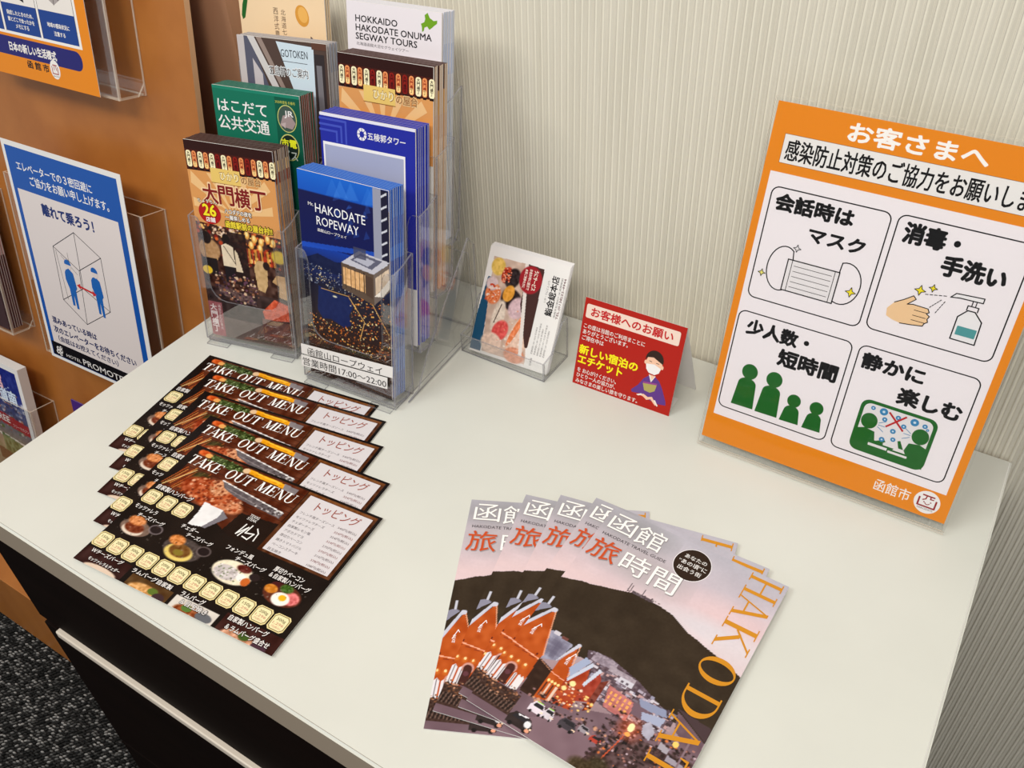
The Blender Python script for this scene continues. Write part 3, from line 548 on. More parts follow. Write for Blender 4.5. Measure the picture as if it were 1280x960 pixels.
    a.line([(186.2, 16.6), (186.2, 9.4), (199.2, 9.4), (199.2, 16.6)], 1.4, RD, 3); a.line([(188.4, 19.6), (197, 19.6)], 1.3, RD, 3); a.line([(191.4, 19.4), (191, 16.4), (189, 15)], 1, RD, 3); a.line([(194.4, 19.4), (194.4, 17.2), (196.8, 17.4)], 1, RD, 3); a.ell(190.4, 13.4, .6, .6, RD, 3, 8); a.ell(195.4, 14.2, .6, .6, RD, 3, 8); a.line(a.elp(193, 13.4, 1.8, 1.8, 8, 200, 340), .7, RD, 3); a.text('HAKODATE', 186.6, 6.4, 198.8, 8.2, (50, 40, 44), 3)
    a.build('notice_print', root, GLOSS)

def art_tent(root):
    a = Art(); R_ = (176, 34, 24); W_ = (236, 226, 220)
    a.rect(0, 6.8, 104, 98, R_, 1); a.rrect(2.6, 78, 99, 92.2, 2, (240, 214, 200), 2); a.text('お客様へのお願い', 8, 80.6, 92.4, 90, (196, 36, 40), 3, .035)
    for t, x1, y0 in (('この度は当館のご利用まことに', 67, 67), ('ありがとうございます。', 50.6, 61), ('ご滞在中は', 26, 54.6)): a.text(t, 2.6, y0, x1, y0 + 5, W_, 2, .02)
    for t, x1, y0 in (('を お心がけください。', 45.6, 20.4), ('ひとり一人の協力が、', 45.4, 14.6), ('みなさまの楽しい旅を守ります。', 70.4, 8.6)): a.text(t, 3.2, y0, x1, y0 + 4.8, W_, 2, .02)
    Y = (246, 232, 30); a.text('新しい宿泊の', 2, 40, 64.2, 49.4, Y, 2, .05); a.text('エチケット', 2.4, 29.4, 49.8, 38.4, Y, 2, .05)
    P = (98, 58, 136); S = (242, 196, 168)
    a.poly([(72, 36), (68, 28), (62, 21), (63, 18.6), (72, 20), (76, 17.4), (90, 15), (98.6, 16.4), (98, 20), (92, 32), (88, 38), (82, 42), (77, 41)], P, 2); a.poly([(76.4, 42), (80, 34.6), (83.6, 42)], W_, 3); a.poly([(78, 42), (80.4, 37), (82.6, 42)], S, 4)
    a.ell(79.6, 53.6, 8.2, 10, S, 3); a.poly(a.elp(79.4, 57.6, 9, 9.6, 20, -12, 192) + [(72, 58.6), (78, 60), (87, 56)], (52, 36, 30), 4); a.ell(71, 53.4, 1.2, 2, S, 4); a.ell(88.2, 52.4, 1.2, 2, S, 4)
    a.poly([(72, 52), (80, 53.4), (87, 51), (86, 46), (82, 43), (76, 43.6), (72.8, 47)], (240, 236, 236), 5); a.line([(74.6, 55.6), (77, 55.2)], .5, (50, 34, 30), 5); a.line([(81.6, 55.2), (84.4, 55)], .5, (50, 34, 30), 5)
    a.poly([(72.4, 31.4), (86.4, 33.6), (85.4, 27), (81, 24), (75, 24.6)], (176, 164, 96), 4); a.poly([(72.4, 31.4), (86.4, 33.6), (86.6, 35.4), (72.4, 33.2)], (150, 70, 140), 4); a.poly([(70, 18.6), (75, 20.8), (80, 19), (84, 20.6), (90, 13.6), (88.4, 12.8), (83, 17.6), (79, 15.6), (75, 18)], S, 5); a.poly([(68, 18), (73, 20.6), (74, 19.2), (70, 17.2)], W_, 6); a.poly([(86, 17.4), (90.4, 12.4), (91.4, 13.4), (87.6, 18.4)], W_, 6)
    a.build('card_print', root, GLOSS)

def art_elevator(root):
    a = Art(); B = (20, 82, 168); K = (26, 40, 92)
    a.rect(5.4, 4.6, 202.4, 290.6, B, 1); a.rect(12.4, 26, 192.6, 238, (226, 214, 212), 2)
    a.text('エレベーターでの３密回避に', 21, 262.6, 156, 274, (240, 236, 236), 2, .02); a.text('ご協力をお願い申し上げます。', 41, 247, 181, 259, (240, 236, 236), 2, .02)
    a.text('離れて乗ろう！', 53, 213, 146, 228, (20, 44, 110), 3, .05)
    L = (50, 48, 56); T, Lf, Rt, Ft = (105.5, 203.6), (58.3, 174), (148, 182), (100.8, 152.7); b = (55.3, 100.3), (94.3, 76.5), (146.6, 110.2), (101.6, 128.7)
    for q in ([T, Lf, Ft, Rt, T], [Lf, b[0], b[1], b[2], Rt], [Ft, b[1]], [T, b[3]], [b[0], b[3], b[2]]): a.line(q, .9, L, 3)
    a.line([(62, 170), (66, 104)], .6, L, 3); a.line([(70, 165), (96, 146)], .5, L, 3); a.line([(84, 172), (84, 160)], .5, L, 3)
    PB = (24, 96, 178)
    for cx, hy in ((80, 155), (130, 158)):
        a.ell(cx + .6, hy - 1, 5.4, 6.2, (222, 208, 204), 4); a.poly(a.elp(cx, hy + 1, 6, 6, 14, -10, 190), PB, 5); a.poly([(cx - 6, hy - 8), (cx, hy - 5), (cx + 7, hy - 10), (cx + 9, hy - 30), (cx + 6, hy - 34), (cx + 5, hy - 60), (cx + 1, hy - 60), (cx, hy - 40), (cx - 2, hy - 57), (cx - 6, hy - 57), (cx - 6, hy - 34), (cx - 10, hy - 22), (cx - 9, hy - 12)], PB, 4)
    a.line([(95, 130), (121, 127.6)], 2.6, (200, 40, 40), 5); a.poly([(90, 130.4), (97, 134), (97, 126)], (200, 40, 40), 5); a.poly([(126, 127), (119, 131.4), (119, 123.4)], (200, 40, 40), 5)
    a.text('混みあっている時は', 21, 57.6, 108, 67, K, 3, .04); a.text('次のエレベーターをお待ちください', 20, 43, 178, 53, K, 3, .04); a.text('（会話はお控えてください）', 25, 30.6, 142, 39.4, K, 3, .03)
    a.rect(7, 5.4, 201, 26, (14, 12, 18), 3); a.text('HOTEL', 34, 9.4, 64, 14, (228, 222, 220), 4, .01); a.text('PROMOTE', 68, 8.4, 146, 17.4, (236, 230, 228), 4, .01)
    for x, y, q in ((19, 17, 3.4), (24, 14, 3.4), (17, 11.6, 3.2), (22.6, 9, 2.6), (25, 19.6, 2.6)): a.ell(x, y, q, q, (232, 226, 224), 4, 12); a.ell(x + .6, y + .4, q * .45, q * .45, (14, 12, 18), 5, 8)
    a.build('notice_print', root, GLOSS)

def art_poster(root):
    "bottom part of an orange town notice; x 0..210 from its left edge"
    a = Art(); OG = (228, 134, 22); W_ = (238, 232, 228); B = (24, 62, 138)
    a.rect(0, 0, 210, 297, OG, 1)
    a.rrect(-0.0 + 4, 22, 191, 42, 9, (34, 32, 108), 2); a.text('日本の新しい生活様式', 70, 27, 149, 36.4, W_, 3, .04)
    a.text('函 館 市', 96, 12.4, 132, 20.4, (40, 24, 20), 2, .04); a.ell(142.6, 17.4, 8, 10, W_, 2, 28); RD = (160, 40, 46)
    a.line([(138, 20.4), (138, 13), (147, 13), (147, 20.4)], 1, RD, 3); a.line([(139.6, 22), (146, 22)], 1, RD, 3); a.line([(142, 21.6), (141, 17)], .8, RD, 3); a.line([(144, 21.6), (145, 17)], .8, RD, 3); a.text('HAKODATE', 138, 9.6, 148, 11.2, (50, 40, 44), 3)
    a.rect(8, 45, 195, 220, W_, 2)
    for x0, x1, t in ((12, 68, ('換気を', 'こまめに', 'おこなう')), (72, 130, ('発症したときのため、', '誰とどこで会ったかを', 'メモにする')), (134, 191, ('地域の感染状況に', '注意する'))):
        a.rect(x0, 48, x1, 77, B, 3)
        for k, s_ in enumerate(t): L = len(s_) * 4.4; c = (x0 + x1) / 2; y = (70, 63.4, 56.8)[k] if len(t) == 3 else (66, 58)[k]; a.text(s_, c - L / 2, y - 4.6, c + L / 2, y, W_, 4, .03)
        a.rect(x0, 77, x1, 200, (232, 224, 218), 3); a.line([(x0, 48), (x0, 200)], .5, (60, 50, 50), 4); a.line([(x1, 48), (x1, 200)], .5, (60, 50, 50), 4)
    a.poly([(148, 92), (150, 118), (166, 124), (180, 116), (176, 92), (162, 84)], (168, 158, 156), 4); a.poly([(150, 118), (166, 124), (180, 116), (164, 108)], (206, 196, 190), 5); a.ell(166, 116, 6, 3, (190, 50, 44), 6); a.line([(164, 108), (162, 84)], .6, (80, 70, 70), 6); a.line([(156, 114), (156, 92)], 2, (140, 130, 130), 6); a.line([(172, 112), (170, 90)], 2, (120, 110, 112), 6)
    a.poly([(96, 98), (100, 84), (112, 80), (112, 104), (106, 108)], (30, 26, 28), 4); a.poly([(101, 96), (104, 88), (109, 90), (107, 100)], W_, 5)
    a.build('notice_print', root, GLOSS)

def lantern_head(a, words):
    a.rect(0, 201, 100, 210, (46, 16, 12), 1); a.rect(0, 181, 100, 201, (70, 22, 14), 1)
    sty = [('w',), ('o',), ('w',), ('o',), ('w',), ('r',), ('w',), ('o',), ('r',), ('o',), ('r',), ('o',), ('w',), ('o',), ('w',)]
    for k in range(15):
        x = 1.2 + k * 6.75; st = sty[k][0]; w_ = 5.7 if st == 'w' else 5
        c0, c1 = {'w': ((252, 240, 196), (120, 60, 20)), 'o': ((240, 150, 90), (150, 30, 16)), 'r': ((140, 24, 14), (60, 6, 8))}[st]
        a.rrect(x, 183.6, x + w_, 200, 2.4, c0, 2)
        if st != 'w': a.rrect(x + .6, 184.4, x + w_ - .6, 190, 1.6, (250, 214, 140) if st == 'o' else (110, 12, 10), 3)
        a.vtext('大門横丁', x + w_ / 2, 199, 185.4, 3.1, (40, 20, 16) if st == 'w' else c1, 4, .02)
        a.rect(x + .8, 181.6, x + w_ - .8, 183.8, (30, 10, 8), 3)
    a.poly([(0, 128), (100, 124), (100, 182.6), (0, 180.8)], (218, 152, 88), 2)
    for k in range(7):
        t0 = math.radians(8 + k * 26); t1 = t0 + math.radians(11); q = [(48, 140)]
        for t in (t0, t1):
            s_ = min(46 / max(abs(math.cos(t)), 1e-3), 40 / max(math.sin(t), 1e-3)); q.append((48 + s_ * math.cos(t), 140 + s_ * math.sin(t)))
        a.poly(q, (236, 190, 132), 3)
    a.rect(27.4, 171.4, 61, 186, (232, 196, 108), 5); a.line([(27.4, 171.4), (61, 171.4)], .6, (140, 90, 40), 6)
    a.halo('ひかり', 38, 175.4, 59, 183, (250, 236, 190), (150, 100, 50), 6, .02, .03); a.halo('の屋台', 62, 174, 84, 182, (150, 96, 50), (240, 206, 150), 6, .02, .04)

def art_lantern(root, full=True):
    if full:
        r = Ras(100, 210, 150, (40, 22, 16)); r.rect(0, 0, 100, 130, (66, 36, 26), 1, 34, 4); r.rect(0, 0, 100, 58, (52, 32, 30), 1, 20, 5); r.rect(0, 0, 100, 24, (96, 78, 72), 1, 10, 8)
        r.spk(220, 0, 88, 100, 130, [(214, 96, 40), (120, 26, 16), (250, 200, 120), (28, 12, 10), (176, 60, 28)], .6, 2.6)
        for x, y in ((44, 121), (52, 119), (60, 122), (68, 119), (76, 117), (84, 121), (90, 118), (64, 112), (74, 110)): r.ell(x, y, 3, 4.4, (240, 176, 84), .95, .4); r.ell(x, y + 1, 1.6, 2.6, (255, 232, 160), .9, .5)
        r.spk(60, 18, 116, 50, 130, [(200, 160, 130), (60, 30, 22), (236, 206, 180)], .7, 2)
        for k in range(10): r.rect(56 + k * 3.6, 92, 58.4 + k * 3.6, 108, [(178, 50, 24), (220, 150, 60)][k % 2], .8)
        r.rect(36, 66, 58, 122, (36, 20, 18), .9, 8); r.ell(12, 99, 13, 12, (176, 134, 92), 1, .15, 14); r.ell(10, 112, 6, 7, (34, 20, 16)); r.rect(2, 72, 20, 90, (30, 20, 20)); r.poly([(27, 84), (27, 106), (33, 109), (41, 106), (42, 84)], (222, 204, 178), 1, 8); r.ell(34, 114, 4.4, 5.4, (26, 14, 12)); r.rect(28, 66, 40, 84, (28, 20, 24)); r.poly([(42, 80), (43, 104), (46, 100), (50, 80)], (216, 196, 168)); r.line((30, 106), (42, 88), .8, (60, 40, 30))
        r.poly([(66, 64), (64, 88), (68, 96), (76, 97), (80, 90), (78, 70), (74, 62)], (196, 160, 112), 1, 14); r.ell(79, 92, 4, 4.6, (40, 22, 16)); r.poly([(84, 76), (90, 84), (100, 84), (100, 58), (90, 60), (92, 72)], (190, 150, 104), 1, 12)
        r.ell(95, 104, 9, 7, (206, 176, 62), .95, .3); r.ell(6, 76, 6, 4.6, (230, 190, 46)); r.poly([(16, 62), (56, 54), (62, 44), (18, 50)], (96, 72, 70), 1, 24, 2); r.spk(160, 14, 44, 66, 76, [(34, 22, 26), (150, 96, 70), (96, 60, 80), (214, 180, 150), (56, 36, 50)], .6, 2)
        r.poly([(68, 40), (84, 56), (100, 52), (100, 34), (70, 30)], (206, 84, 52), 1, 24, 2); r.rect(66, 6, 100, 32, (104, 66, 60), 1, 18, 4)
        r.rect(-2, -2, 17, 40, (158, 86, 92), 1, 10); r.build('cover_photo', root, GLOSS)
    a = Art(); lantern_head(a, None)
    if full:
        for k, ch in enumerate('大門横丁'): a.halo(ch, 15 + k * 18.6, 150 + (k % 2) * .4, 32 + k * 18.6, 169, (126, 28, 28), (244, 206, 160), 7, .03, .05)
        a.ell(19.4, 139, 13, 11.6, (176, 24, 24), 8, 28); a.halo('26', 12, 136, 27, 147.6, (246, 226, 40), (120, 10, 10), 9, .05, .03); a.text('店舗', 14, 129.6, 25, 134.6, WHT, 9, .03); a.halo('ちょうちん', 7, 149, 30, 152.6, (250, 240, 220), (60, 30, 20), 9, .02, .06)
        a.halo('ハコダテの夜を', 38, 141.6, 69, 146.4, (244, 236, 230), (30, 16, 12), 9, .03, .06); a.halo('一層楽しめる', 38, 135.4, 66, 140.2, (244, 236, 230), (30, 16, 12), 9, .03, .06); a.halo('函館駅前の屋台村!!', 37, 126.8, 91, 134, (240, 214, 60), (30, 16, 12), 9, .04, .06)
        a.vtext('大門横丁', 6, 37, 3, 8, (240, 226, 226), 2, .03); a.vtext('函館ひかりの屋台', 13.6, 37, 8, 3, (236, 216, 216), 2)
    a.build('cover_print', root, GLOSS)

def art_ropeway(root):
    r = Ras(100, 210, 165, (16, 26, 74)); r.vgrad([(0, (40, 26, 20)), (30, (56, 34, 22)), (100, (26, 24, 44)), (126, (24, 42, 110)), (140, (20, 60, 160)), (141, (14, 22, 84)), (191, (18, 20, 74)), (192, (20, 84, 190)), (210, (24, 100, 206))])
    for _ in range(12):
        x, y = 25 + 60 * NR.rand(), 146 + 44 * NR.rand(); r.poly([(x, y), (x + 7, y + 3), (x + 3, y + 10 * NR.rand() + 3)], (52, 104, 200), .32)
    for _ in range(8): x = 100 * NR.rand(); r.poly([(x, 192), (x + 16, 194), (x + 8, 209)], (66, 132, 226), .25)
    r.poly([(0, 141), (100, 152), (100, 147), (0, 136)], (30, 78, 190), .9); r.poly([(0, 124), (18, 133), (40, 129), (62, 136), (100, 132), (100, 118), (0, 116)], (20, 28, 66), 1, 4)
    r.spk(260, 0, 98, 62, 123, [(240, 232, 214), (150, 160, 190), (226, 196, 130), (90, 104, 130)], .25, .75, .9, lambda x, y: y > 101 - (x - 20) * .1 and y < 123 - x * .1)
    r.poly([(17, 100), (36, 96), (52, 97), (57, 88), (52, 78), (54, 68), (46, 63), (30, 68), (20, 66), (14, 74)], (14, 30, 84), 1, 4); r.ell(36, 93.4, 2.6, 1, (220, 216, 190), 1, .6)
    def zone(x, y): return not (15 < x < 53 and 66 < y < 97)
    r.spk(620, 0, 40, 100, 106, [(255, 190, 90), (240, 140, 50), (255, 232, 170), (200, 96, 34), (120, 60, 30)], .3, 1.0, .95, lambda x, y: zone(x, y) and y < 108 - (100 - x) * .18 and (x > 50 or y < 70))
    r.spk(220, 0, 20, 100, 58, [(96, 54, 30), (206, 120, 56), (60, 34, 26), (150, 84, 44)], .3, 1.1, .8)
    for p in (((52, 98), (70, 76)), ((70, 76), (64, 56)), ((80, 97), (98, 70)), ((20, 98), (52, 98))): r.line(p[0], p[1], .8, (255, 196, 110), .8)
    r.rect(83, 129, 91.6, 209.5, (150, 152, 172)); r.rect(91.6, 129, 100, 209.5, (28, 26, 50)); 
    for k in range(7): r.poly([(91.6, 136 + k * 11), (98, 140 + k * 11), (98, 142 + k * 11), (91.6, 138 + k * 11)], (206, 208, 220))
    # gondola
    r.poly([(45.5, 131), (66, 147), (100, 144), (82, 128)], (196, 194, 206)); r.poly([(56, 136), (68, 145), (92, 143), (80, 132)], (96, 96, 116)); r.poly([(60, 137), (68, 143), (84, 141), (76, 134)], (180, 180, 196)); r.rect(60, 140, 74, 150, (70, 70, 92), .8)
    r.poly([(45.5, 131), (82, 128), (82, 97), (45.5, 104.6)], (92, 74, 62)); r.poly([(82, 128), (100, 143), (100, 116), (82, 97)], (112, 98, 92))
    r.poly([(47, 127), (72, 125), (72, 107), (47, 110)], (226, 176, 122), 1, 22, 2)
    for x in (50, 56, 61, 66, 71): r.line((x, 127), (x, 106), .8, (48, 36, 34))
    r.poly([(73, 125), (81, 124), (81, 103), (73, 105)], (80, 60, 50)); r.poly([(84, 125), (99, 138), (99, 124), (84, 108)], (214, 190, 166), 1, 14); r.line((91, 131), (91, 110), .7, (60, 50, 50)); r.poly([(82, 106), (92, 108), (100, 119), (100, 128), (88, 112)], (236, 226, 216))
    r.build('cover_photo', root, GLOSS)
    a = Art(); a.text('Mt.', 10.6, 178.4, 17, 181.6, WHT, 1); a.text('HAKODATE', 18.6, 173.4, 74.6, 182, (246, 246, 250), 1); a.text('ROPEWAY', 19.4, 161.6, 67, 170, (246, 246, 250), 1); a.text('函館山ロープウェイ', 20, 155.2, 53, 158.4, WHT, 1, .01)
    a.build('cover_lettering', root)

def art_green(root):
    a = Art(); a.rect(0, 60, 100, 210, (22, 112, 88), 1); a.rect(72, 60, 100, 210, (12, 86, 66), 2); a.rect(0, 207, 100, 210, (30, 128, 104), 2)
    a.text('はこだて', 4.6, 186, 62, 197.6, WHT, 3, .02); a.text('公共交通', 3.4, 168.6, 63, 182.4, WHT, 3, .02); a.text('2020年度版 冬春号', 72.6, 201, 95, 204, (206, 206, 90), 3)
    a.ell(84.6, 187.4, 10.8, 13, (206, 206, 120), 3, 30); a.ell(84.6, 187.4, 10, 12.2, (66, 84, 76), 4, 30); a.poly([(76, 180), (80, 190), (88, 192), (94, 184), (90, 178)], (160, 140, 140), 5); a.text('JR', 82, 188, 92, 195, WHT, 6, .02); a.poly([(77, 182), (83, 184), (82, 178)], (190, 170, 170), 6)
    a.ell(84.6, 160, 11, 13, (206, 206, 120), 3, 30); a.ell(84.6, 160, 10, 12, (24, 40, 34), 4, 30); a.text('市電', 76, 160, 93, 168, (230, 230, 40), 5, .04); a.text('バス', 76, 148, 93, 157, (200, 210, 200), 5, .02)
    a.build('cover_print', root)
def art_restaurant(root):
    a = Art(); a.rect(0, 60, 100, 210, (82, 64, 58), 1); a.poly([(0, 60), (0, 210), (8, 210), (6, 60)], (196, 186, 186), 2); a.poly([(6, 60), (8, 210), (14, 210), (34, 160), (34, 60)], (88, 88, 106), 2); a.poly([(16, 60), (16, 190), (26, 176), (26, 60)], (196, 186, 190), 3); a.poly([(12, 210), (20, 210), (52, 150), (46, 146)], (206, 200, 200), 4); a.poly([(22, 210), (28, 210), (58, 152), (54, 150)], (150, 130, 122), 4)
    a.poly([(44.6, 208), (86, 206), (82, 60), (62, 60), (62, 160)], (206, 220, 232), 5); a.rect(86, 60, 97, 200, (54, 46, 48), 4); a.rect(88, 60, 94, 190, (120, 116, 122), 5); a.rect(84, 204, 100, 210, (96, 62, 50), 5)
    a.text('GOTOKEN', 49, 194.4, 79, 201.4, (44, 46, 52), 6); a.line([(49, 190.6), (78, 190)], .5, (70, 70, 80), 6); a.halo('五島軒のご案内', 34, 176.4, 78, 185, (60, 50, 50), (240, 240, 244), 6, .0, .05)
    a.build('cover_print', root)
def art_cream(root):
    a = Art(); a.rect(0, 60, 100, 210, (238, 208, 170), 1); a.vtext('北海道七飯町', 51.6, 187, 151, 5.4, (96, 72, 60), 2); a.vtext('西洋式農法', 43, 188, 153, 5.4, (96, 72, 60), 2)
    a.ell(73.6, 183, 7.6, 10, (214, 150, 62), 2, 24, 16); a.ell(74.6, 184, 5.4, 7.4, (232, 176, 92), 3, 20, 16); a.poly([(3, 174), (6, 176), (9, 186), (13, 200), (9, 201), (4, 188), (2, 178)], (36, 96, 40), 2); a.poly([(80, 158), (82, 165), (88, 160), (87, 158)], (60, 40, 56), 2)
    a.build('cover_print', root)
def art_white(root):
    a = Art(); a.rect(0, 60, 100, 210, (232, 224, 230), 1); K = (24, 22, 26)
    a.text('HOKKAIDO', 9.4, 193.3, 54.4, 198.9, K, 2, .028); a.text('HAKODATE ONUMA', 9.4, 185.6, 90, 191.2, K, 2, .028); a.text('SEGWAY TOURS', 9.2, 178.2, 75, 183.8, K, 2, .028); a.text('北海道函館大沼セグウェイツアー', 9.6, 173, 66, 176, (90, 84, 90), 2)
    a.poly([(80, 196.4), (79, 199), (82.4, 200.6), (83.4, 203.4), (82.8, 206.4), (85.8, 208.6), (88, 204.6), (92, 202.6), (95.6, 203.4), (95.4, 200.8), (92.6, 198.8), (90, 196.6), (87.6, 195), (85.4, 197.4), (82.6, 196.2), (82, 193.6), (80.2, 192.2)], (112, 160, 36), 2)
    a.build('cover_print', root)
def art_tower(root):
    a = Art(); B = (36, 44, 156); a.rect(0, 60, 100, 210, B, 1); a.rect(0, 207.6, 100, 210, (226, 224, 240), 2)
    for k in range(3): e = k * 5; a.line([(28 - e, 186), (28 - e, 205 - e), (0, 205 - e)], 2, (66, 80, 186), 2)
    a.poly(a.elp(45, 197, 5, 5.6, 20), WHT, 2); a.poly(a.elp(45, 197, 2.6, 3, 8), B, 3)
    for k in range(8): t = k * math.pi / 4; a.line([(45 + 2.6 * math.cos(t), 197 + 3 * math.sin(t)), (45 + 5 * math.cos(t), 197 + 5.6 * math.sin(t))], .6, B, 3)
    a.text('五稜郭タワー', 51, 193.4, 90, 200, WHT, 2, .02); a.rect(2.4, 60, 89.6, 184.6, WHT, 2); a.rect(4.2, 60, 88, 182, (164, 168, 196), 3)
    a.build('cover_print', root)
def art_sushi(root):
    S = .875; r = Ras(91, 111, 190, (236, 230, 228)); Y = lambda y: y * S
    r.poly([(0, 2), (0, 40), (4, 80), (9, 80), (13, 2)], (30, 78, 112)); r.poly([(13, 2), (9, 80), (6, 111), (3, 111), (0, 60), (8, 0)], (236, 232, 232), .0)
    r.poly([(14, 3), (6, 101), (44, 102), (66, 3)], (206, 176, 160), 1, 20, 5)
    for cx, cy, rx, ry, c, rt in ((13, 105, 8, 10, (232, 190, 96), 0), (24, 98, 5.6, 9.6, (176, 48, 28), -14), (31, 96, 8, 12, (46, 34, 34), -20), (34, 72, 12, 12, (44, 32, 32), -20), (30, 78, 6, 10, (232, 158, 60), -18), (13, 73, 9, 12, (228, 120, 72), 0), (10, 84, 7, 8, (214, 188, 190), 0), (24, 48, 7, 20, (226, 206, 190), -6), (29, 33, 8.4, 13, (222, 84, 80), -24), (42, 64, 9, 13, (214, 180, 186), -20), (22, 16, 12, 12, (228, 196, 178), 0), (52, 34, 12, 25, (232, 196, 176), -20), (46, 40, 3, 22, (234, 132, 84), -20), (50, 10, 12, 9, (214, 140, 110), 0)):
        r.ell(cx * 1.03, Y(cy), rx, ry * .9, c, 1, .2, 18, 2, rt)
    r.spk(70, 20, Y(90), 29, Y(107), [(220, 90, 50), (130, 20, 16), (240, 160, 130)], .6, 1.1); r.spk(50, 6, Y(64), 20, Y(84), [(240, 150, 100), (206, 70, 40), (246, 214, 200)], .6, 1.4); r.line((26, Y(64)), (21, Y(40)), 1, (60, 30, 24)); r.spk(40, 28, 8, 62, 60, [(244, 230, 222), (226, 150, 120)], .5, 1.4, .7)
    r.poly([(46, Y(117)), (64, Y(116)), (65, Y(50)), (64, 20), (61, 20), (46, Y(70))], (70, 42, 38)); r.poly([(42, 102), (46, 102), (60, 10), (56, 10)], (232, 220, 214)); r.rect(65, 0, 91, 111, (234, 230, 228)); r.ell(51.5, Y(100), 12.6, 14, (160, 32, 40), 1, .1)
    r.build('card_photo', root, GLOSS)
    a = Art(); a.text('うにサービス', 54, 78, 58.6, 98, (250, 236, 220), 1, .03, rot=-90); a.text('お会計時に提示で', 48.6, 77, 52, 98, (246, 220, 210), 1, .03, rot=-90); a.text('本券ご持参の方に', 43.6, 78, 46.8, 97, (246, 220, 210), 1, .03, rot=-90)
    a.text('鮨金総本店', 74, 58, 82, 98, (26, 22, 24), 1, .03, rot=90); a.text('いか・うにどんぶり', 70.4, 70, 72.6, 92, (60, 54, 56), 1, rot=90); a.text('函館市松風町7-18 函館駅前', 84, 58, 86, 98, (90, 84, 86), 1, rot=90); a.text('TEL.(0138)22-4944', 87, 57, 90, 98, (96, 36, 50), 1, .02, rot=90)
    for k in range(5): a.text('営業時間11:00～22:00 年中無休', 69 + k * 3.4, 16, 71 + k * 3.4, 44 + (k % 2) * 5, (110, 104, 106), 1, rot=90)
    a.text('駐車場', 70, 4, 72.4, 12, (110, 104, 106), 1, rot=90)
    a.build('card_lettering', root)
def art_magazine(root):
    "x 0..208, y 0..297 on a white thick magazine"
    r = Ras(199, 288, 110, (70, 76, 140)); r.vgrad([(0, (170, 160, 150)), (60, (120, 112, 100)), (120, (140, 140, 104)), (150, (150, 130, 112)), (185, (96, 100, 120)), (235, (40, 52, 130)), (288, (30, 44, 130))]); r.grain(14, 5)
    r.spk(170, 60, 196, 199, 245, [(206, 206, 220), (120, 130, 166), (196, 140, 110), (60, 60, 90)], 1, 4); r.spk(120, 60, 168, 199, 196, [(84, 110, 50), (196, 190, 170), (150, 84, 60)], 1, 4); r.poly([(110, 180), (199, 174), (199, 194), (110, 202)], (170, 38, 44)); r.poly([(0, 160), (199, 145), (199, 150), (0, 166)], (232, 226, 214)); r.poly([(120, 60), (199, 52), (199, 144), (120, 156)], (92, 116, 70), 1, 40, 5); r.poly([(100, 100), (160, 90), (164, 116), (100, 124)], (84, 64, 40)); r.line((150, 130), (176, 60), 4, (214, 208, 196)); r.ell(135, 262, 22, 11, (220, 150, 160), .9, .4, 40, 4); r.spk(40, 100, 236, 180, 258, [(230, 230, 240), (190, 210, 236)], 1, 3)
    o = r.build('cover_photo', root, GLOSS); o.location = (.0, .0, 0)
    a = Art(); a.halo('FREE', 118, 184, 152, 195, (244, 236, 232), (150, 30, 36), 2, .04, .02); a.text('フリーマガジン', 158, 180, 196, 186, (240, 220, 216), 3); a.halo('函館', 112, 250, 160, 276, (240, 190, 196), (40, 40, 110), 2, .04, .03); a.halo('道南', 146, 226, 186, 250, (214, 226, 244), (40, 50, 110), 2, .04, .03); a.build('cover_lettering', root)

# ------------------------------------------------------------------ room
H = .65
def ribbed_wall():
    bm = bmesh.new(); x = -.012; prof = []
    while x < 1.9:
        p = .0068 * (1 + .06 * (rnd.random() - .5)); prof += [(x, .0002), (x + .0006, -.0006), (x + .0012, -.0007), (x + .0018, -.0001), (x + p * .45, .0), (x + p * .6, -.0004), (x + p * .75, -.0001), (x + p * .9, .0003)]; x += p
    lo = [bm.verts.new((a, b, -H)) for a, b in prof]; hi = [bm.verts.new((a, b, 1.5)) for a, b in prof]
    for i in range(len(prof) - 1): bm.faces.new((lo[i], lo[i + 1], hi[i + 1], hi[i])).material_index = 1 if i % 8 == 3 else 0
    bx = [bm.verts.new(p) for p in ((-.012, .05, -H), (1.9, .05, -H), (1.9, .05, 1.5), (-.012, .05, 1.5))]; bm.faces.new(bx[::-1])
    return bm_me(bm, 'wall_back')
wme = ribbed_wall(); wme.materials.append(WALLP); wme.materials.append(RIDGE)
tag(meshobj('wall_back', wme), kind='structure', label='cream wall covered in vertically ribbed wallpaper')
tag(box('wall_left', -1.9, -.062, -H, -.012, .04, 1.5, WOOD2), kind='structure', label='rosy brown wood panelled wall behind the display board')
FL = noisy(mat('charcoal_carpet', rough=.95), (26, 24, 24), (44, 42, 42), 220)
tag(box('floor', -1.9, -2.6, -H - .03, 1.9, .05, -H - .004, FL), kind='structure', label='charcoal carpet floor')
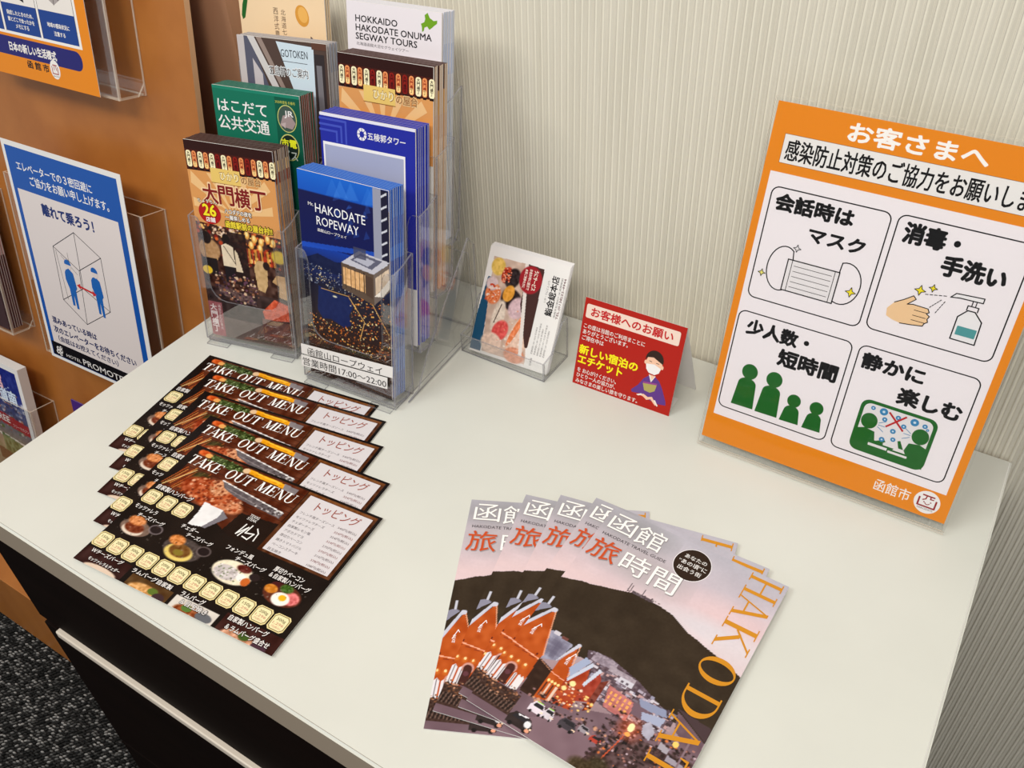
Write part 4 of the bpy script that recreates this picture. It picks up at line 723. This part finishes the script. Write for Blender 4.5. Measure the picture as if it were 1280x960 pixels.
# carpet loops: countless small bumps
def loops():
    v, f, c = [], [], []; p = .0062; j = 0; y = -.80
    while y < -.405:
        x = -.66 + (p / 2 if j % 2 else 0)
        while x < .06:
            if x < -.0 or y < -.5:
                cx, cy = x + rnd.uniform(-.0012, .0012), y + rnd.uniform(-.0012, .0012); L, W, h = .0040, .0019, .0022 + rnd.random() * .0022; an = math.radians(30 + rnd.uniform(-26, 26)); ca, sa = math.cos(an), math.sin(an)
                b = len(v); g = rnd.choice((24, 34, 50, 78, 112, 165)); g = g + rnd.uniform(-8, 8)
                for k in range(6):
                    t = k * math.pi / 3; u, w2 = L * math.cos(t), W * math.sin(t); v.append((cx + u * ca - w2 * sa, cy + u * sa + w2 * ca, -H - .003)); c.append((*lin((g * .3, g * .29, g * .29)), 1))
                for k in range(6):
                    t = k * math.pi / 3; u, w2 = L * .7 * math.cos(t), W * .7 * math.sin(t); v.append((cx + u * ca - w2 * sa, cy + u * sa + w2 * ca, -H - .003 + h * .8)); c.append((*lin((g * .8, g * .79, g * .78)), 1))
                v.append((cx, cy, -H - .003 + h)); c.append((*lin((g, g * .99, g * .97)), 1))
                for k in range(6): n = (k + 1) % 6; f.append((b + k, b + n, b + 6 + n, b + 6 + k)); f.append((b + 6 + k, b + 6 + n, b + 12))
            x += p
        y += p * .72; j += 1
    me = bpy.data.meshes.new('carpet_loops'); me.from_pydata(v, [], f); a = me.color_attributes.new('Col', 'FLOAT_COLOR', 'POINT'); a.data.foreach_set('color', np.array(c, np.float32).ravel())
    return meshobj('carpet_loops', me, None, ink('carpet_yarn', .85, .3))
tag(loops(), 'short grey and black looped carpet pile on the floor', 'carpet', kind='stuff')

# ------------------------------------------------------------------ cabinet under the white worktop
TW, TD = .80, .51
bm = bmesh.new(); box_bm(bm, 0, -TD, -.035, TW, -.001, 0)
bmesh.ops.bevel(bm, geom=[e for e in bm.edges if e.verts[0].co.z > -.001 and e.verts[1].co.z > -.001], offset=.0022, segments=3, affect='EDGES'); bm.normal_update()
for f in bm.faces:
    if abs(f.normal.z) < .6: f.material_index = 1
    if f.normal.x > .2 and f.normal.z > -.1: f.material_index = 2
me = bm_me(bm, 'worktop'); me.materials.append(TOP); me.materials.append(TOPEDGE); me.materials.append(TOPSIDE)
cab = empty('cabinet', Matrix.Translation((TW / 2, -TD / 2, -H)), 'dark espresso drawer cabinet standing on the carpet under the white top', 'cabinet')
wt = meshobj('worktop', me); tag(wt, 'glossy white rectangular worktop with edge banding tinted lit and shaded holding the leaflets', 'worktop')
def cpart(name, x0, y0, z0, x1, y1, z1, m, bev=.0008, par=None):
    p = par or cab; o = box(name, x0, y0, z0, x1, y1, z1, m, None, bev); o.parent = cab; o.matrix_parent_inverse = cab.matrix_world.inverted()
    return o
cpart('carcass', .003, -TD + .026, -H, TW - .003, -.004, -.0352, DARK)
cpart('drawer_front', .002, -TD + .006, -.1895, TW - .003, -TD + .0255, -.040, DARK)
o = cpart('drawer_rail', .033, -TD + .001, -.2005, TW - .02, -TD + .0255, -.1905, RAIL, .0015); o['label'] = 'ivory grip rail between the drawers'
cpart('drawer_front', .002, -TD + .006, -.45, TW - .003, -TD + .0255, -.2015, DARK)
cpart('drawer_front', .002, -TD + .006, -.64, TW - .003, -TD + .0255, -.4535, DARK)

# ------------------------------------------------------------------ slanted wooden display board with acrylic pockets
EL = frameM(-.3183, -.2375, -.1539, .1875, .0237)
def off(m, n): return m @ Matrix.Translation((0, 0, n))     # + is out of the sheet, towards the viewer
bd = empty('display_board', off(EL, -.039), 'tall orange wood display board leaning back beside the white worktop', 'display stand')
bm = bmesh.new(); box_bm(bm, -1.0, -.36, -.007, .2985, .68, 0); meb = bm_me(bm, 'board_panel')
meb.materials.append(WOOD); meb.materials.append(WOODEDGE)
for p in meb.polygons:
    if p.normal.x > .9: p.material_index = 1
meshobj('board_panel', meb, bd)
def wpart(name, x0, y0, z0, x1, y1, z1, m):
    o = box(name, x0, y0, z0, x1, y1, z1, m, None, .001); o.parent = bd; o.matrix_parent_inverse = bd.matrix_world.inverted(); return o
wpart('plinth', -1.3, -.4225, -H, -.0135, -.20, -.4865, WOOD)
def pocket_bm(W, Hh, D, U=None, t=.0022, backH=None, lean=0):
    "clear pocket: local x 0..W, y up 0..Hh, z from 0 (front face) back to -D"
    bm = bmesh.new()
    fr = [(0, 0), (W, 0), (W, Hh), (0, Hh)]
    if U:
        e, d, r = U; fr = [(0, 0), (W, 0), (W, Hh), (W - e * .55, Hh)]
        fr += [(W - e - r * (-1 + 1) + 0 - (0), Hh - r * .6)] if 0 else []
        fr += [(W - e * .55 - e * .45 * math.sin(k * math.pi / 8), Hh - r * (1 - math.cos(k * math.pi / 8))) for k in range(1, 5)]
        fr += [(W - e - r * (1 - math.cos(k * math.pi / 8)), d + r - r * math.sin(k * math.pi / 8)) for k in range(0, 5)]
        fr += [(e + r * (1 - math.cos(k * math.pi / 8)), d + r - r * math.sin(k * math.pi / 8)) for k in range(4, -1, -1)]
        fr += [(e * .55 + e * .45 * math.sin(k * math.pi / 8), Hh - r * (1 - math.cos(k * math.pi / 8))) for k in range(4, 0, -1)]
        fr += [(e * .55, Hh), (0, Hh)]
    prism(bm, fr, (0, 0, -t), (1, 0, 0), (0, 1, 0), t)
    bh = backH or Hh
    prism(bm, [(0, 0), (W, 0), (W, bh), (0, bh)], (0, 0, -D), (1, 0, 0), (0, 1, 0), t)
    sd = [(0, 0), (0, Hh), (-D * .45, Hh + (bh - Hh) * .3), (-D, bh), (-D, .012), (-D + .01, 0)]
    sd = [(-D + .0005 if z < -D + .001 else z - .0002, y) for z, y in sd]
    for x in (0.0002, W - t - .0002): prism(bm, [(y, z) for z, y in sd][::1], (x, 0, 0), (0, 1, 0), (0, 0, 1), t)
    prism(bm, [(t, -D + t), (W - t, -D + t), (W - t, -t), (t, -t)], (0, t, 0), (1, 0, 0), (0, 0, 1), t)
    return bm
def board_pocket(x0, y0, W, Hh, D=.0345, U=None, nm='pocket'):
    bm = pocket_bm(W, Hh, D, U); bmesh.ops.translate(bm, verts=bm.verts[:], vec=(x0, y0, D + .0005)); return clearobj(nm, bm, bd, ACEL)
board_pocket(-.020, -.002, .2465, .252)
board_pocket(-.330, -.002, .238, .205)
board_pocket(-.020, .377, .2440, .27)
board_pocket(-.330, -.365, .238, .236, .040)
board_pocket(-.020, -.365, .244, .236)
def place_sheet(name, mw, w_, h, t, artf, label, cat, group=None, y0=0, x0=0, nm='paper_sheet', m=PAPER):
    r = empty(name, mw, label, cat, group); sheet(r, w_, h, t, nm, y0, m, x0); artf(r); return r
place_sheet('notice_sheet', off(EL, .0012), 210, 297, .5, art_elevator, 'white and blue elevator notice with two blue figures in a box, on the wooden board', 'sign')
place_sheet('notice_sheet', off(EL, .0012) @ Matrix.Translation((-.009, .378, 0)), 210, 297, .5, art_poster, 'orange town notice at the top left of the wooden board', 'sign')
place_sheet('magazine', off(EL, -.001) @ Matrix.Translation((-.310, -.3585, 0)), 208, 297, 14, art_magazine, 'thick white-bordered free magazine with a dark blue cover in the lower board pocket', 'magazine')
def plain_leaf(name, mw, w_, h, t, cols, label, cat, group, side=None):
    "a single folded leaflet seen by its edges: front colours run down the sheet"
    n = len(cols); v, f, c = [], [], []; W = w_ / 1000; Hh = h / 1000; T = t / 1000
    def quad(p, cc):
        b = len(v); v.extend(p); f.append((b, b + 1, b + 2, b + 3)); c.extend([(*lin(cc), 1)] * 4)
    wh = (224, 220, 220)
    for k in range(n):
        ya, yb = Hh * (1 - (k + 1) / n), Hh * (1 - k / n); cc = cols[k]; sc = side[k % len(side)] if side else cc
        quad([(0, ya, 0), (W, ya, 0), (W, yb, 0), (0, yb, 0)], cc)
        quad([(W, ya, 0), (W, ya, -T * .62), (W, yb, -T * .62), (W, yb, 0)], sc); quad([(W, ya, -T * .62), (W, ya, -T), (W, yb, -T), (W, yb, -T * .62)], tuple(x * .25 + y * .75 for x, y in zip(sc, wh)))
        quad([(0, yb, 0), (0, yb, -T), (0, ya, -T), (0, ya, 0)], cc)
    for k in range(3):
        za, zb = -T * k / 3, -T * (k + 1) / 3; quad([(0, Hh, za), (W, Hh, za), (W, Hh, zb), (0, Hh, zb)], cols[0] if k % 2 == 0 else tuple(u * .55 + q * .45 for u, q in zip(cols[0], wh)))
    quad([(0, 0, -T), (W, 0, -T), (W, 0, 0), (0, 0, 0)], wh); quad([(0, 0, -T), (0, Hh, -T), (W, Hh, -T), (W, 0, -T)], wh)
    me = bpy.data.meshes.new(name); me.from_pydata(v, [], f); a = me.color_attributes.new('Col', 'FLOAT_COLOR', 'POINT'); a.data.foreach_set('color', np.array(c, np.float32).ravel())
    o = meshobj(name, me, None, INK); o.matrix_world = mw; return tag(o, label, cat, group)
first = None
for k in range(6):
    mw = off(EL, -.006 - .0034 * k) @ Matrix.Translation((-.318 + rnd.uniform(-.0008, .0008), .003, 0))
    if first is None: first = plain_leaf('leaflet', mw, 217, 222 - 4, 3, [(120, 84, 84), (70, 48, 52)], 'mauve edged leaflet in the middle left board pocket', 'leaflet', 'leaflets in the middle left board pocket', [(196, 160, 160), (80, 52, 60)]); continue
    c = first.copy(); COL.objects.link(c); c.matrix_world = mw
plain_leaf('leaflet', off(EL, -.020) @ Matrix.Translation((-.0172, -.3585 - .001, 0)), 100, 271, 2, [(70, 36, 120), (60, 30, 96)], 'purple leaflet peeking over the worktop edge below the elevator notice', 'leaflet', None)

# ------------------------------------------------------------------ two tiered countertop racks
PALS = {'lantern': [(52, 20, 14)] + [(236, 200, 140), (160, 60, 30)] + [(214, 150, 90)] * 6 + [(150, 80, 50), (90, 50, 40)] * 4 + [(90, 60, 56)] * 3}
def pack(kind, mw, n, step, label, group, cols, side=None, art=None, flabel=None, w_=100, h=210, t=2.0, nm='leaflet'):
    root = empty(nm, mw, flabel, 'leaflet', None); sheet(root, w_, h, t * .6, 'paper_sheet'); art(root)
    base = None
    for k in range(1, n):
        m2 = off(mw, -step * k) @ Matrix.Translation((rnd.uniform(-.0007, .0007), 0, 0)) @ Matrix.Rotation(rnd.uniform(-.0015, .0015), 4, 'Z')
        if base is None: base = plain_leaf(nm, m2, w_, h, t, cols, label, 'leaflet', group, side)
        else:
            c = base.copy(); COL.objects.link(c); c.matrix_world = m2
        lastm = m2
    return root
A = .19
RT = [(.1772, -.2235, .0098, .055), (.181, -.1850, .048, .10), (.1773, -.1468, .088, .09), (.1655, -.1125, .1215, .08)]
LT = [(.0387, -.2265, .008, .198), (.0378, -.1774, .044, .166), (.0446, -.138, .080, .183), (.0147, -.0896 - .008, .116, .164)]
RM = [frameM(x, y, z, A, th) for x, y, z, th in RT]; LM = [frameM(x, y, z, A, th) for x, y, z, th in LT]
pk = pack('rope', RM[0], 9, .0025, 'blue ropeway leaflet packed behind the front one in the right rack', 'ropeway leaflets behind the front one', [(30, 96, 196), (20, 60, 150)] * 3 + [(30, 90, 190)] * 2 + [(90, 110, 150), (40, 50, 90)] * 4, [(24, 84, 190), (40, 104, 206), (22, 66, 168)], art_ropeway, 'dark blue ropeway leaflet with a night view and gondola, right rack', nm='leaflet')
pack('tower', RM[1], 8, .0031, 'royal blue tower leaflet packed behind the front one in the right rack', 'tower leaflets behind the front one', [(40, 52, 170)] * 8, [(40, 56, 180), (48, 66, 190), (38, 50, 168)], art_tower, 'royal blue tower leaflet with a white frame, right rack', t=2.3)
pack('lant', RM[2], 8, .0031, 'brown lantern leaflet packed behind the front one in the right rack', 'lantern leaflets behind the front one in the right rack', [(60, 26, 18), (200, 150, 90)] + [(196, 150, 110)] * 8, [(206, 176, 150), (196, 166, 140), (188, 154, 128)], lambda r: art_lantern(r, False), 'brown leaflet with a lantern row, third pocket up in the right rack', t=2.3)
pack('hok', RM[3], 6, .0038, 'white tour leaflet packed behind the front one in the top pocket', 'white tour leaflets behind the front one', [(222, 220, 230)] * 8, [(196, 206, 230), (176, 190, 222), (206, 212, 228)], art_white, 'white tour leaflet with black capitals and a green island, right rack', t=3)
pack('lanL', LM[0], 10, .0027, 'brown lantern leaflet packed behind the front one in the left rack', 'lantern leaflets behind the front one in the left rack', PALS['lantern'], [(200, 168, 136), (184, 148, 114), (164, 124, 92), (186, 150, 118)], art_lantern, 'lantern alley leaflet with a yellow 26 in a red disc, front of the left rack')
pack('green', LM[1], 8, .0030, 'green transit leaflet packed behind the front one in the left rack', 'green leaflets behind the front one', [(20, 100, 80)] * 8, [(150, 62, 42), (136, 54, 38), (160, 74, 50)], art_green, 'green public transport leaflet with white lettering, left rack', t=2.2)
pack('gor', LM[2], 4, .0052, 'grey restaurant leaflet packed behind the front one in the left rack', 'restaurant leaflets behind the front one', [(170, 164, 166)] * 8, [(150, 160, 180), (190, 190, 196)], art_restaurant, 'grey striped restaurant leaflet with a pale blue panel, left rack', t=3)
pack('cream', LM[3], 3, .0040, 'cream leaflet packed behind the front one in the top pocket', 'cream leaflets behind the front one', [(232, 206, 170)] * 8, None, art_cream, 'cream leaflet with a potato and a green pod, left rack', t=2)

def tiered_rack(name, frames, label, W=.1125, D=.031):
    x0, y0, z0, th0 = frames[0]
    base = Matrix.Translation((x0, y0, 0)) @ Matrix.Rotation(th0, 4, 'Z'); root = empty(name, base, label, 'brochure rack'); bi = base.inverted()
    for i, (x, y, z, th) in enumerate(frames):
        hh = .142 if i < 3 else .195
        bm = pocket_bm(W, .138, D, (.0145, .048, .018), .0018, .150)
        o = clearobj('pocket', bm, root); o.matrix_parent_inverse = bi; o.matrix_basis = frameM(x, y, z, A, th) @ Matrix.Translation((-.0062, -.0042, .0035))
    xe, ye, ze, the = frames[3]
    D2 = (ye - y0) + .035
    # standing sides carrying the raised pockets, and the base they stand on
    for sx, nm in ((-.0085, 'side_support'), (W - .0035, 'side_support')):
        bm = bmesh.new(); prism(bm, [(.012, .0015), (D2, .0015), (D2 + .004, .105), (D2 - .006, .118), (.052, .034), (.03, .004)], (sx, 0, 0), (0, 1, 0), (0, 0, 1), .0018); clearobj(nm, bm, root)
    bm = bmesh.new(); prism(bm, [(-.006, -.002), (W - .008, -.002), (W - .008, D2), (-.006, D2)], (0, 0, .0003), (1, 0, 0), (0, 1, 0), .0018); clearobj('base_plate', bm, root)
    bm = bmesh.new(); prism(bm, [(-.006, 0), (W - .008, 0), (W - .008, .0925), (-.006, .0925)], (0, D2 + .002, .002), (1, 0, 0), (0, 0, 1), .0018); clearobj('back_support', bm, root)
    for sx in (-.0035, W - .036):
        bm = bmesh.new(); prism(bm, [(0, 0), (.026, 0), (.026, .007), (0, .007)], (sx, -.0095, .0003), (1, 0, 0), (0, 1, 0), .0016); clearobj('foot', bm, root)
    return root
tiered_rack('brochure_rack', RT, 'clear four-tier brochure rack on the right, with the ropeway leaflets in front')
tiered_rack('brochure_rack', LT, 'clear four-tier brochure rack on the left, with the lantern alley leaflets in front')
# label strips on the right rack's lowest pocket
for q, (st_, x0, x1, ya, yb, h), lab in ((((-7.2, 20.6), (104, 28.2), (104.4, 40.4), (-7.2, 31.8)), ('函館山ロープウェイ', 1, 92, 21.6, 27.6, 8.4), 'upper white label strip naming the ropeway, on the right rack'),
                             (((-8, 6.4), (97.4, 13.8), (97.8, 26.6), (-8, 19)), ('営業時間17:00～22:00', -6, 96.4, 8, 14.6, 9), 'lower white label strip with opening hours, on the right rack')):
    lb = empty('label_strip', RM[0] @ Matrix.Translation((0, 0, .0038)), lab, 'label')
    bm = bmesh.new(); prism(bm, [(a * .001, b * .001) for a, b in q], (0, 0, 0), (1, 0, 0), (0, 1, 0), .0002); meshobj('label_paper', bm_me(bm, 'label_paper'), lb, PAPER)
    a = Art(); v, f, _ = glyphs(st_); a._add([(x0 + u * (x1 - x0), ya + u * (yb - ya) + q_ * h) for u, q_ in v], f, (24, 20, 22), 5); a.build('label_lettering', lb)

# ------------------------------------------------------------------ take-out menus, fanned back to front
MN = [(.055, -.2493, .1272), (.0766, -.2684, .1454), (.0959, -.2943, .131), (.1296, -.318, .0791), (.1496, -.3534, .0788)]
m0 = empty('menu_sheet', flatM(*MN[0], .0006, .1485), 'backmost black take out menu of the fan, nearest the left rack', 'menu', 'take out menus')
sheet(m0, 210, 148.5, .3); art_menu(m0)
ML = [None, 'second take out menu from the back of the fan, just in front of the backmost', 'middle take out menu of the five in the fan', 'fourth take out menu from the back, directly beneath the front one', 'frontmost take out menu, lying fully uncovered on top of the fan']
for i in range(1, 5):
    c = copy_tree(m0); c.matrix_world = flatM(*MN[i], .0006 + .0006 * i, .1485); c['label'] = ML[i]
# ------------------------------------------------------------------ travel guides, fanned left to right
BG = [(.4114, -.2796, .4362), (.4498, -.2518, .234), (.4766, -.238, .1725), (.5053, -.2265, .012), (.5243, -.2287, -.0388)]
GS = Matrix.Diagonal((1.03, 1.01, 1, 1))
b0 = empty('travel_guide', flatM(*BG[0], .0011, .2121) @ GS, 'leftmost travel guide of the fan, lowest in the stack', 'brochure', 'travel guides')
sheet(b0, 148.5, 210, 1.0, 'pages'); art_guide(b0)
BL_ = [None, 'second travel guide from the left in the fan', 'middle travel guide of the five in the fan', 'fourth travel guide from the left, mostly under the front one', 'front travel guide at the right of the fan, with its whole cover showing']
for i in range(1, 5):
    c = copy_tree(b0); c.matrix_world = flatM(*BG[i], .0011 + .0012 * i, .2121) @ GS; c['label'] = BL_[i]

# ------------------------------------------------------------------ orange notice in its acrylic stand
OM = frameM(.554, -.1146, .0099, .2523, -.002)
place_sheet('notice_sheet', off(OM, 0), 210, 297, .4, art_notice, 'orange framed notice with four hygiene pictograms, standing at the right', 'sign')
st = empty('sign_stand', off(OM, 0), 'clear slanting acrylic stand holding the big orange notice', 'sign stand')
bm = bmesh.new(); prism(bm, [(-.0022, -.0085), (.2122, -.0085), (.2122, .3005), (-.0022, .3005)], (0, 0, .0008), (1, 0, 0), (0, 1, 0), .0016); clearobj('front_pane', bm, st, ACEL)
bm = bmesh.new(); prism(bm, [(-.0022, -.0085), (.2122, -.0085), (.2122, .3005), (-.0022, .3005)], (0, 0, -.0026), (1, 0, 0), (0, 1, 0), .0016); clearobj('back_pane', bm, st, ACEL)
bm = bmesh.new(); prism(bm, [(0, 0), (.2100, 0), (.2100, .075), (0, .075)], (.5545, -.1150, .0004), (1, 0, 0), (0, 1, 0), .0016); o = clearobj('foot', bm, st, ACEL); o.matrix_parent_inverse = st.matrix_world.inverted()
# ------------------------------------------------------------------ red tent card
RD = frameM(.4101, -.1, -.0065, .2953, .0105)
rt = empty('tent_card', RD, 'red folded tent card with a bowing figure in purple, in front of the ribbed wall', 'tent card')
sheet(rt, 104, 91.2, .4, 'front_panel', 6.8); art_tent(rt)
apex = RD @ Vector((0, .098, -.0004)); apexr = RD @ Vector((.104, .098, -.0004))
def panel(name, p0, p1, p2, p3, t=.0004):
    bm = bmesh.new(); P = [Vector(p) for p in (p0, p1, p2, p3)]; n = (P[1] - P[0]).cross(P[3] - P[0]).normalized() * t
    a_ = [bm.verts.new(p) for p in P]; b_ = [bm.verts.new(p + n) for p in P]
    bm.faces.new(a_[::-1]); bm.faces.new(b_)
    for i in range(4): j = (i + 1) % 4; bm.faces.new((a_[i], a_[j], b_[j], b_[i]))
    o = meshobj(name, bm_me(bm, name), rt, PAPER); o.matrix_parent_inverse = rt.matrix_world.inverted(); return o
bl, br_ = Vector((.4195, -.0500, .0006)), Vector((.5215, -.0490, .0006))
panel('back_panel', bl, br_, apexr, apex)
f0, f1 = RD @ Vector((.002, .0075, -.0006)), RD @ Vector((.102, .0075, -.0006))
panel('bottom_flap', f0, f1, f1 + Vector((0, .026, 0.0002)), f0 + Vector((0, .026, 0.0002)))
# ------------------------------------------------------------------ card holder with sushi cards
hd = empty('card_holder', Matrix.Translation((.2845, -.1110, .0003)) @ Matrix.Rotation(-.015, 4, 'Z'), 'small clear acrylic card holder between the racks and the red tent card', 'card holder')
W = .1015; t = .0018; la = .5165
bm = bmesh.new(); prism(bm, [(0, 0), (W, 0), (W, .0215), (0, .0215)], (0, t, 0), (1, 0, 0), (0, 0, 1), t); clearobj('front_lip', bm, hd)
bm = bmesh.new(); prism(bm, [(0, 0), (W, 0), (W, .047), (0, .047)], (0, 0, 0), (1, 0, 0), (0, 1, 0), t); clearobj('base', bm, hd)
for x in (0, W - t):
    bm = bmesh.new(); prism(bm, [(0, t), (.047, t), (.047, .05), (.037, .05), (.0165, .024), (0, .0215)], (x, 0, 0), (0, 1, 0), (0, 0, 1), t); clearobj('side', bm, hd)
ca, sa = math.cos(la), math.sin(la)
bm = bmesh.new(); prism(bm, [(.002, 0), (W - .002, 0), (W - .002, .075), (.002, .075)], (0, .0125, .0035), (1, 0, 0), (0, sa, ca), t); clearobj('back_rest', bm, hd)
CFM = frameM(.2932, -.1091, .0040, la, .0561 - .02)
place_sheet('shop_card', CFM, 91, 111, .4, art_sushi, 'sushi shop card with fish photographs, front of the card holder', 'card')
c0 = plain_leaf('shop_card', off(CFM, -.0008) @ Matrix.Translation((.0006, .0012, 0)), 91, 111, .5, [(232, 228, 228)] * 2, 'white backed card stacked behind the sushi shop card', 'card', 'cards behind the sushi shop card')
for k in range(1, 5):
    c = c0.copy(); COL.objects.link(c); c.matrix_world = off(CFM, -.0008 - .0008 * k) @ Matrix.Translation((.0006 + rnd.uniform(-.0006, .0006), .0012 + .0006 * k, 0))

bpy.data.objects.remove(_to)
